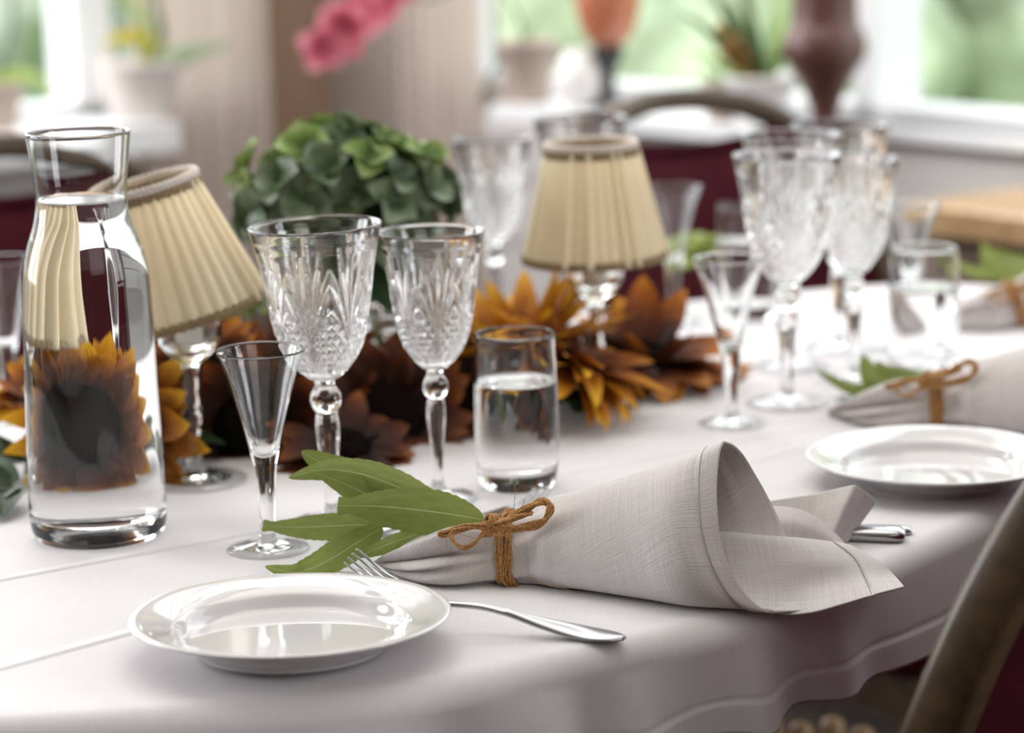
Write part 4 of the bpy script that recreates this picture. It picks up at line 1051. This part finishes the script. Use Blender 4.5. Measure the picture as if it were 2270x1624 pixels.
# ------------------------------------------------------------------ second setting and far setting: tied napkins
def nap_copy(px, py, y, rz, label, with_sprig=True, lf=0):
    P = PZ(px, py) if y is None else Vector((PY(px, py, y).x, y, 0)); base = Vector((P.x, P.y, TT))
    R_ = Matrix.Rotation(rz, 3, 'Z')
    for src, nm in ((nap, 'grey linen napkin'), (tw, 'jute twine bow'), (sg, 'leaf sprig')):
        if src is sg and not with_sprig: continue
        off = R_ @ (Vector(src.location) - (napO + TTV))
        dup(src, base + off, nm + ' ' + label, rz=rz)
nap_copy(2098, 945, None, math.radians(-5), 'at the right-hand setting, behind the right plate', False)
s2o = q(2055, 852, 1.80)
sg2 = thing('leaf_sprig', s2o + TTV, 'small sprig of three green leaves tied to the napkin at the right-hand setting', 'leaf sprig', 'leaf sprigs tied to the napkins')
for (mid, hw, sd, cup, tp, bt) in [([q(2050, 846, 1.805), q(1975, 862, 1.815), q(1890, 862, 1.83), q(1808, 818, 1.845)], .0070, (.1, .4, .9), .2, .6, None),
        ([q(2050, 848, 1.80), q(1985, 852, 1.81), q(1935, 835, 1.82), q(1912, 786, 1.825)], .0125, (.75, .2, .6), .2, .65, None),
        ([q(2060, 850, 1.80), q(2010, 842, 1.81), q(1970, 826, 1.82), q(1940, 800, 1.825)], .0080, (.3, .3, .9), .2, .6, None)]:
    v, f, uv = leaf_vf(mid, hw, sd, cup, tip=tp, bite=bt); mk('leaf', [p - s2o for p in v], f, M['leaf'], sg2, True, uv)
nap_copy(2262, 722, None, math.radians(22), 'at the far right setting, at the frame edge', False)
s3 = dup(sg2, PY(2300, 590, 2.20) + TTV, 'leaf tip at the right frame edge, tied to the far right napkin', rz=math.radians(0))
sp_ = thing('table_spoon', PZ(1845, 910) + TTV, 'dark silver spoon tip left of the second napkin', 'spoon')
def spoon_parts(root, d):
    d = Vector(d).normalized(); sd = Vector((-d.y, d.x, 0)); rows = []
    for i in range(17):
        t = i / 16; w = .0195 * math.sin(PI * (.03 + .94 * t)) ** .7; rows.append([d * (t * .058) + sd * w * c + Vector((0, 0, .009 - .008 * (1 - c * c) * math.sin(PI * t) ** .6)) for c in [j / 6 - 1 for j in range(13)]])
    mb = MB(); mb.grid(rows); o = mb.build('bowl', M['silver'], root); o.modifiers.new('t', 'SOLIDIFY').thickness = .0012
    h = MB(); h.tube(crom([d * .057 + Vector((0, 0, .009)), d * .075 + Vector((0, 0, .012)), d * .13 + Vector((0, 0, .006)), d * .185 + Vector((0, 0, .004))], 24), [.0030] * 6 + [.0032] * 6 + [.0045] * 6 + [.007] * 6, 10, flat=(.45, 1)); h.build('handle', M['silver'], root)
spoon_parts(sp_, (.92, -.38, 0))

# ------------------------------------------------------------------ chairs
def make_chair(label):
    """banquet chair, front towards +y"""
    root = thing('banquet_chair', (0, 0, 0), label, 'chair', 'burgundy banquet chairs round the table')
    half = [(-.205, .44), (-.214, .58), (-.213, .70), (-.203, .775), (-.172, .84), (-.115, .883), (-.05, .899), (0, .902)]
    pts = half + [(-x, z) for x, z in half[-2::-1]]
    def bk(x, z): return Vector((x, -.21 - .34 * max(0, z - .44) - .045 * (1 - (x / .21) ** 2) * min(1, max(0, (z - .5) / .2)), z))
    P = crom([bk(x, z) for x, z in pts], 110); fr = MB(); rows = []
    for i in range(110):
        T = (P[min(i + 1, 109)] - P[max(i - 1, 0)]).normalized(); a = Vector((0, 1, .1)); a = (a - T * a.dot(T)).normalized(); b = T.cross(a)
        rows.append([P[i] + a * .0155 * math.copysign(abs(math.cos(q_)) ** .55, math.cos(q_)) + b * .0125 * math.copysign(abs(math.sin(q_)) ** .55, math.sin(q_)) for q_ in [2 * PI * j / 16 for j in range(16)]])
    fr.grid(rows, close=True); fr.f.append(tuple(reversed(range(16)))); fr.f.append(tuple(len(fr.v) - 16 + j for j in range(16)))
    fr.build('back_frame', M['wood'], root)
    xs = [-p[0] for p in half][::-1]; 
    def hw(z):
        zz = [p[1] for p in half]; return cr1(zz, [-p[0] for p in half], z) - .008
    pad = MB(); nu, nv = 41, 26; fr_, bk_ = [], []
    for j in range(nv):
        v = j / (nv - 1); r1, r2 = [], []
        for i in range(nu):
            u = i / (nu - 1) * 2 - 1; ztop = .850 + .018 * u * u; z = .47 + (ztop - .47) * v; x = u * hw(z)
            puff = .020 * (1 - u ** 6) * (1 - (2 * v - 1) ** 6); c = bk(x, z); r1.append(c + Vector((0, .006 + puff, 0))); r2.append(c - Vector((0, .004 + puff * .35, 0)))
        fr_.append(r1); bk_.append(r2)
    loop_ = [a + b[::-1] for a, b in zip(fr_, bk_)]
    pad.grid(loop_, close=True); w = nu * 2; pad.f.append(tuple(range(w - 1, -1, -1))); pad.f.append(tuple((nv - 1) * w + j for j in range(w)))
    pad.build('back_pad', M['velvet'], root)
    pi2 = MB(); pi2.tube([(p + Vector((0, .004, .0))) for p in fr_[-1]], .0055, 8); pi2.build('piping', M['velvet'], root)
    se = MB(); rows = []
    for z, s in ((.425, .97), (.44, 1.0), (.468, 1.0), (.485, .965), (.490, .85), (.492, .3)):
        rows.append([Vector((.225 * s * math.copysign(abs(math.cos(a)) ** .35, math.cos(a)), .0 + .225 * s * math.copysign(abs(math.sin(a)) ** .35, math.sin(a)), z)) for a in [2 * PI * j / 48 for j in range(48)]])
    se.grid(rows, close=True); se.f.append(tuple(reversed(range(48)))); se.f.append(tuple(len(se.v) - 48 + j for j in range(48))); se.build('seat', M['velvet'], root)
    sf = MB()
    sf.box((0, .195, .405), (.38, .024, .045)); sf.box((0, -.195, .405), (.38, .024, .045)); sf.box((.195, 0, .405), (.024, .38, .045)); sf.box((-.195, 0, .405), (.024, .38, .045)); sf.build('seat_frame', M['wood'], root, False)
    for x in (-.195, .195):
        l = MB(); l.tube([(x, .2, .44), (x, .205, .2), (x, .21, 0)], [.019, .016, .013], 12); l.build('leg', M['wood'], root)
        l = MB(); l.tube(crom([(x * 1.04, -.21, .46), (x * 1.02, -.205, .3), (x, -.23, .12), (x, -.26, 0)], 12), [.017] * 4 + [.015] * 4 + [.013] * 4, 12); l.build('leg', M['wood'], root)
    return root
ch = make_chair('burgundy chair with an oval opening in its back, behind the upright lampshade')
def seat_chair(o, back, deg):
    """put the middle of the chair's back rail over a point of the floor"""
    r = math.radians(deg); o.rotation_euler = (0, 0, r)
    o.location = Vector((back[0], back[1], 0)) - Matrix.Rotation(r, 3, 'Z') @ Vector((0, -.41, 0)); return o
p = PY(1490, 245, 2.75); seat_chair(ch, p, 180 + 36)
c2 = copy_tree(ch); c2['label'] = 'burgundy chair at the left frame edge, seen behind the carafe'
p = PY(-40, 335, 2.40); seat_chair(c2, p, 180 + 34)
c3 = copy_tree(ch); c3['label'] = 'burgundy chair cut off at the lower right corner, nearest to the camera'
c3.rotation_euler = (0, 0, math.radians(55)); c3.scale = (1.05, 1.05, 1.05)
p = PY(2180, 1400, 1.18) + TTV; lz = p.z / 1.05
lc = Vector((-.203, -.21 - .34 * (lz - .44), 0)) * 1.05
c3.location = Vector((p.x, p.y, 0)) - Matrix.Rotation(math.radians(55), 3, 'Z') @ lc

# ------------------------------------------------------------------ curtains
M['curtain'] = cloth_mat('cream_curtain', (0.86, 0.80, 0.755), 300, 0.03, 0.2, trans=0.6)
def curtain(at_, t0, t1, label, nw, d=0.085, amp=0.022, z0=0.35, z1=2.5):
    n = nw * 14; rows = []
    for k in range(14):
        z = z0 + (z1 - z0) * k / 13; rows.append([at_(t0 + (t1 - t0) * i / (n - 1), d + amp * math.sin(2 * PI * nw * i / (n - 1) + .4 * math.sin(i * .31)) * (1 + .1 * math.sin(k)), z) for i in range(n)])
    mb = MB(); uv = [((j % n) / n * (t1 - t0), (j // n) / 13 * 2.4) for j in range(14 * n)]; mb.grid(rows, uv)
    o = mb.build('curtain', M['curtain']); o.modifiers.new('t', 'SOLIDIFY').thickness = .0012
    return tag(o, label, 'curtain', 'cream curtains beside the windows')
curtain(on_left, t_left(596, .022), t_left(300, .022), 'sheer cream curtain at the left window, behind the tilted lampshade', 6, .022, .013)
curtain(on_right, t_right(898, .022), t_right(1062, .022), 'sheer cream curtain right of the brown corner, left of the tan orchid pot', 6, .022, .013)

# ------------------------------------------------------------------ things on the window sills
M['ceramic_pale'] = pmat('pale_ceramic', (0.64, 0.58, 0.55), 0.35)
M['ceramic'] = pmat('white_ceramic', (0.80, 0.78, 0.76), 0.25)
M['ceramic_tan'] = pmat('tan_ceramic', (0.42, 0.33, 0.28), 0.35)
M['ceramic_brown'] = pmat('brown_ceramic', (0.11, 0.045, 0.035), 0.35, noise=(12, .15))
M['lampglass'] = pmat('orange_glass', (0.52, 0.18, 0.095), 0.2, coat=.3)
M['iron'] = pmat('black_iron', (0.02, 0.022, 0.025), 0.4)
M['pink'] = ramp_mat('pink_orchid_petal', [(0, (0.42, 0.05, 0.09)), (.45, (0.66, 0.16, 0.22)), (1, (0.80, 0.36, 0.42))], trans=.35)
M['lime'] = leaf_mat('lime_leaf', (0.42, 0.55, 0.16), (0.5, 0.6, 0.3), .4)
M['yellow'] = leaf_mat('yellow_leaf', (0.72, 0.58, 0.05), (0.8, 0.7, 0.2), .4)
M['pale'] = leaf_mat('pale_leaf', (0.50, 0.66, 0.42), (0.6, 0.7, 0.5), .4)
M['leaf_mid'] = leaf_mat('mid_leaf', (0.10, 0.16, 0.07), (0.2, 0.28, 0.12), .2)
M['soil'] = pmat('potting_bark', (0.05, 0.035, 0.025), .95, bump=(200, 1))
def pot(root, r, h, mat, top=1.12, name='pot'):
    o = smooth_prof([(r * .70, 0), (r * .80, h * .25), (r * .92, h * .65), (r * top * .97, h * .93), (r * top, h)], 30)
    i_ = smooth_prof([(r * top - .006, h), (r * .86, h * .7), (r * .72, h * .2), (0, h * .12)], 20)
    lathe(name, [(0, .001)] + o + [(r * top - .003, h + .003)] + i_, mat, root, 56)
    lathe('soil', [(0, h * .84), (r * .97, h * .84), (r * .9, h * .9), (0, h * .93)], M['soil'], root, 32)
def add_leaf(root, pts, hw, mat, side=(0, -.4, .9)):
    v, f, uv = leaf_vf(pts, hw, side, .25, 18, 7); mk('leaf', v, f, mat, root, True, uv)
def potted(loc, label, cat='potted plant'): return thing('potted_plant', loc, label, cat, 'potted plants on the window sills')
def V(*a): return Vector(a)
CR3, UP3 = V(1, 0, 0), V(0, 0, 1)
def rel(c, px, py, dy=0.0):
    """a point seen at a pixel, at the depth of c (+dy), measured from c"""
    return PY(px, py, c.y + dy) + TTV - c
# white pot with long strap leaves on the left sill
c = on_left(t_left(312, .10), .10, SILL_L); root = potted(c, 'white pot with a yellow leaf and a pale green leaf on the left window sill')
pot(root, .062, .088, M['ceramic_pale'], 1.05)
add_leaf(root, [V(0, 0, .075), rel(c, 335, 110), rel(c, 280, 80), rel(c, 228, 108)], .018, M['yellow'], (0, -.5, .8))
add_leaf(root, [V(0, 0, .075), rel(c, 370, 130), rel(c, 430, 112), rel(c, 512, 96)], .022, M['pale'], (0, -.5, .8))
add_leaf(root, [V(0, 0, .075), rel(c, 320, 60), rel(c, 285, 10), rel(c, 235, -30)], .013, M['lime'], (.5, -.5, .5))
add_leaf(root, [V(0, 0, .075), rel(c, 350, 90), rel(c, 345, 20), rel(c, 330, -60)], .010, M['leaf_mid'], (.7, -.5, .1))
s_ = MB(); s_.tube(crom([V(0, 0, .07), rel(c, 318, 40), rel(c, 330, -30), rel(c, 370, -90)], 16), .003, 6); s_.build('stalk', M['stalk'], root)
# pot at the frame edge
c = on_left(t_left(-6, .08), .08, SILL_L); root = potted(c, 'pale pot with an arching lime leaf at the left edge of the left sill')
pot(root, .040, .070, M['ceramic_tan'])
add_leaf(root, [V(0, 0, .06), rel(c, 20, 168), rel(c, 80, 170), rel(c, 150, 235)], .014, M['lime'], (0, -.5, .8))
add_leaf(root, [V(0, 0, .06), rel(c, -40, 150), rel(c, -90, 170), rel(c, -140, 230)], .014, M['lime'], (0, -.5, .8))
s_ = MB(); s_.tube(crom([V(0, 0, .06), rel(c, 12, 120), rel(c, 30, 40), rel(c, 22, -60)], 16), .003, 6); s_.build('stalk', M['leaf_mid'], root)
# pink orchid in a tan pot on the right sill, its spray arching to the left
c = on_right(t_right(1172, .09), .09, SILL_R); root = potted(c, 'tan pot with dark leaves and a pink orchid spray arching out to the left', 'orchid')
pot(root, .042, .088, M['ceramic_tan'], 1.15)
add_leaf(root, [V(0, 0, .07), rel(c, 1125, 130), rel(c, 1090, 170), rel(c, 1062, 235)], .012, M['leaf_dark'], (.5, -.6, .4))
add_leaf(root, [V(0, 0, .07), rel(c, 1150, 110), rel(c, 1180, 60), rel(c, 1215, 15)], .010, M['leaf_mid'], (.5, -.6, .4))
add_leaf(root, [V(0, 0, .07), rel(c, 1200, 130), rel(c, 1230, 120), rel(c, 1262, 135)], .009, M['leaf_dark'], (0, -.5, .7))
s_ = MB(); s_.tube(crom([V(0, 0, .07), rel(c, 1140, 20, -.05), rel(c, 1060, -60, -.15), rel(c, 960, 0, -.28), rel(c, 860, -20, -.38), rel(c, 760, 50, -.45)], 30), .0022, 6); s_.build('stalk', M['leaf_mid'], root)
rnd = random.Random(3)
for (px, py, dy, R) in ((715, 105, -.46, .036), (760, 62, -.46, .040), (800, 30, -.43, .038), (845, 0, -.40, .036), (775, 95, -.44, .026), (880, -40, -.38, .036)):
    mb = MB(); cc = rel(c, px, py, dy); a, b, nn = basis((rnd.uniform(-.4, .4), -1, rnd.uniform(-.4, .2)))
    for k in range(5):
        an = 2 * PI * k / 5 + rnd.random(); rad = a * math.cos(an) + b * math.sin(an); v, f, uv = petal_vf(cc, rad + nn * .3, nn - rad * .3, R, R * .48, .2, -.5, 0, rnd, 7, 5); mb.add(v, f, uv)
    mb.build('flower', M['pink'], root)
# round white pot
c = on_right(t_right(1290, .09), .09, SILL_R); root = thing('round_pot', c, 'round white ceramic pot between the tan orchid pot and the orange lamp', 'pot')
o_ = smooth_prof([(.016, .0), (.030, .012), (.037, .035), (.034, .060), (.024, .076), (.022, .082)], 30); lathe('pot_body', [(0, .001)] + o_ + [(.019, .083), (.020, .075), (.030, .058), (.032, .035), (.025, .014), (0, .010)], M['ceramic'], root, 48)
# orange lamp on a black foot
c = on_right(t_right(1350, .075), .075, SILL_R); root = thing('oil_lamp', c, 'orange glass lamp on a slim black foot on the right window sill', 'lamp')
lathe('lamp_foot', [(0, .0), (.026, .0)] + smooth_prof([(.027, .003), (.020, .010), (.011, .022), (.010, .050), (.017, .066), (.024, .080), (.020, .088)], 40) + [(0, .088)], M['iron'], root, 40)
lathe('glass_bowl', [(0, .086)] + smooth_prof([(.014, .087), (.030, .098), (.042, .125), (.048, .160), (.046, .195), (.034, .225), (.018, .24)], 50) + [(0, .241)], M['lampglass'], root, 56)
lathe('burner', [(0, .240), (.018, .240), (.018, .255), (.012, .262), (0, .262)], M['iron'], root, 32)
# plant with narrow leaves
c = on_right(t_right(1690, .08), .08, SILL_R); root = potted(c, 'white pot with narrow green leaves and brown flower spikes right of the orange lamp')
pot(root, .044, .060, M['ceramic'], 1.2)
for k, (px, py, dy, hw, mt_) in enumerate(((1500, 25, 0, .008, 'leaf_mid'), (1560, -30, .02, .008, 'leaf_mid'), (1745, -20, 0, .010, 'lime'), (1700, -60, .02, .011, 'pale'), (1640, -60, 0, .010, 'leaf_mid'), (1790, 180, -.03, .012, 'leaf_dark'), (1770, 60, 0, .010, 'leaf_mid'), (1520, 120, -.02, .008, 'lime'), (1610, 0, -.03, .009, 'leaf_mid'))):
    e = rel(c, px, py, dy); add_leaf(root, [V(0, 0, .05), e * .4 + V(0, 0, .03), e * .75 + V(0, 0, .02), e], hw, M[mt_], (.6, -.6, .4))
for (px, py) in ((1590, 55), (1625, 85), (1600, 110)):
    e = rel(c, px, py, -.03); s_ = MB(); s_.tube(crom([V(0, 0, .05), e * .6 + V(0, 0, .02), e], 12), [.003] * 5 + [.008] * 5 + [.010, .003], 8); s_.build('flower_spike', pmat('brown_spike', (.30, .17, .05), .8), root)
c = on_right(t_right(1598, .09), .09, SILL_R); root = potted(c, 'small tan pot with pale leaves beside the white pot of narrow leaves')
pot(root, .026, .050, M['ceramic_tan'], 1.15)
for (px, py) in ((1560, 150), (1640, 130), (1600, 110)):
    e = rel(c, px, py); add_leaf(root, [V(0, 0, .045), e * .5 + V(0, 0, .02), e], .012, M['pale'], (.6, -.6, .4))
# tall brown vase
c = on_right(t_right(1828, .085, 230), .085, SILL_R); root = thing('floor_vase', c, 'tall dark brown vase with a bulging lower body in front of the right window bar', 'vase')
root.name = 'tall_vase'
k_ = (c.y) / F_PX
o_ = smooth_prof([(34 * k_, 0), (30 * k_, .012), (34 * k_, .030), (58 * k_, .062), (86 * k_, .088), (92 * k_, .108), (84 * k_, .124), (74 * k_, .136), (72 * k_, .17), (74 * k_, .26), (70 * k_, .34)], 60)
lathe('vase_body', [(0, .001)] + o_ + [(66 * k_, .343), (66 * k_, .34), (68 * k_, .26), (66 * k_, .15), (0, .14)], M['ceramic_brown'], root, 64)

# ------------------------------------------------------------------ sideboard at the right, radiator under the window
sb = thing('sideboard', on_right(2.2, .35, 0), 'brown sideboard with a shiny pale wooden top at the right frame edge, below the window', 'sideboard')
y_ = 2.86
A = PY(1992, 450, y_); zt = A.z
o0 = sb.location
def sbox(mb, p0, lx, ly, z0, z1):
    P = [p0 + VR * u_ + NR * v_ * -1 + V(0, 0, z) for u_ in (0, lx) for v_ in (0, ly) for z in (z0, z1)]
    mb.add(P, [(0, 1, 3, 2), (4, 6, 7, 5), (0, 4, 5, 1), (2, 3, 7, 6), (0, 2, 6, 4), (1, 5, 7, 3)])
base = V(A.x, A.y, 0)
t_ = MB(); sbox(t_, base, 1.3, .22, TT + zt - .034, TT + zt); o = t_.build('worktop', M['oak'], sb, False, origin=o0); bv = o.modifiers.new('b', 'BEVEL'); bv.width = .004; bv.segments = 3
t_ = MB(); sbox(t_, base + VR * .02 - NR * .02, 1.26, .19, .06, TT + zt - .035); t_.build('carcass', M['brownwood'], sb, False, origin=o0)
for k in range(2):
    t_ = MB(); sbox(t_, base + VR * (.04 + .62 * k) - NR * .006, .60, .014, .10, TT + zt - .06); d_ = t_.build('door', M['brownwood'], sb, False, origin=o0)
    h_ = MB(); cc = base + VR * (.60 + .10 * k) + NR * .008 - V(0, 0, 0) - o0; h_.tube([cc + V(0, 0, .44), cc + V(0, 0, .52)], .005, 8); h_.build('handle', M['iron'], d_)
for (u_, v_) in ((.05, .04), (1.2, .04), (.05, .18), (1.2, .18)):
    l = MB(); p = base + VR * u_ - NR * v_ - o0; l.tube([p, p + V(0, 0, .062)], .018, 10); l.build('leg', M['brownwood'], sb)
rl = thing('spindle_rail', PY(1800, 1600, 2.0) * 1 + TTV, 'row of pale rounded wooden spindles in the dark gap below the tablecloth', 'rail')
o0 = rl.location.copy(); o0.z = 0; rl.location = o0
sp0, sp1 = None, None
for (px, py) in ((1640, 1575), (1706, 1572), (1776, 1600), (1846, 1588), (1912, 1610), (1975, 1640)):
    p = PY(px, py, 2.0) + TTV - o0; l = MB()
    l.tube([(p.x, p.y, .03), (p.x, p.y, p.z - .01), (p.x, p.y, p.z - .003), (p.x, p.y, p.z)], [.0105, .0105, .009, .003], 14); l.build('spindle', M['oak'], rl)
    sp0 = sp0 or p.x; sp1 = p.x
b_ = MB(); b_.box(((sp0 + sp1) / 2, 0, .02), (sp1 - sp0 + .06, .05, .04)); b_.build('bottom_rail', M['oak'], rl, False)
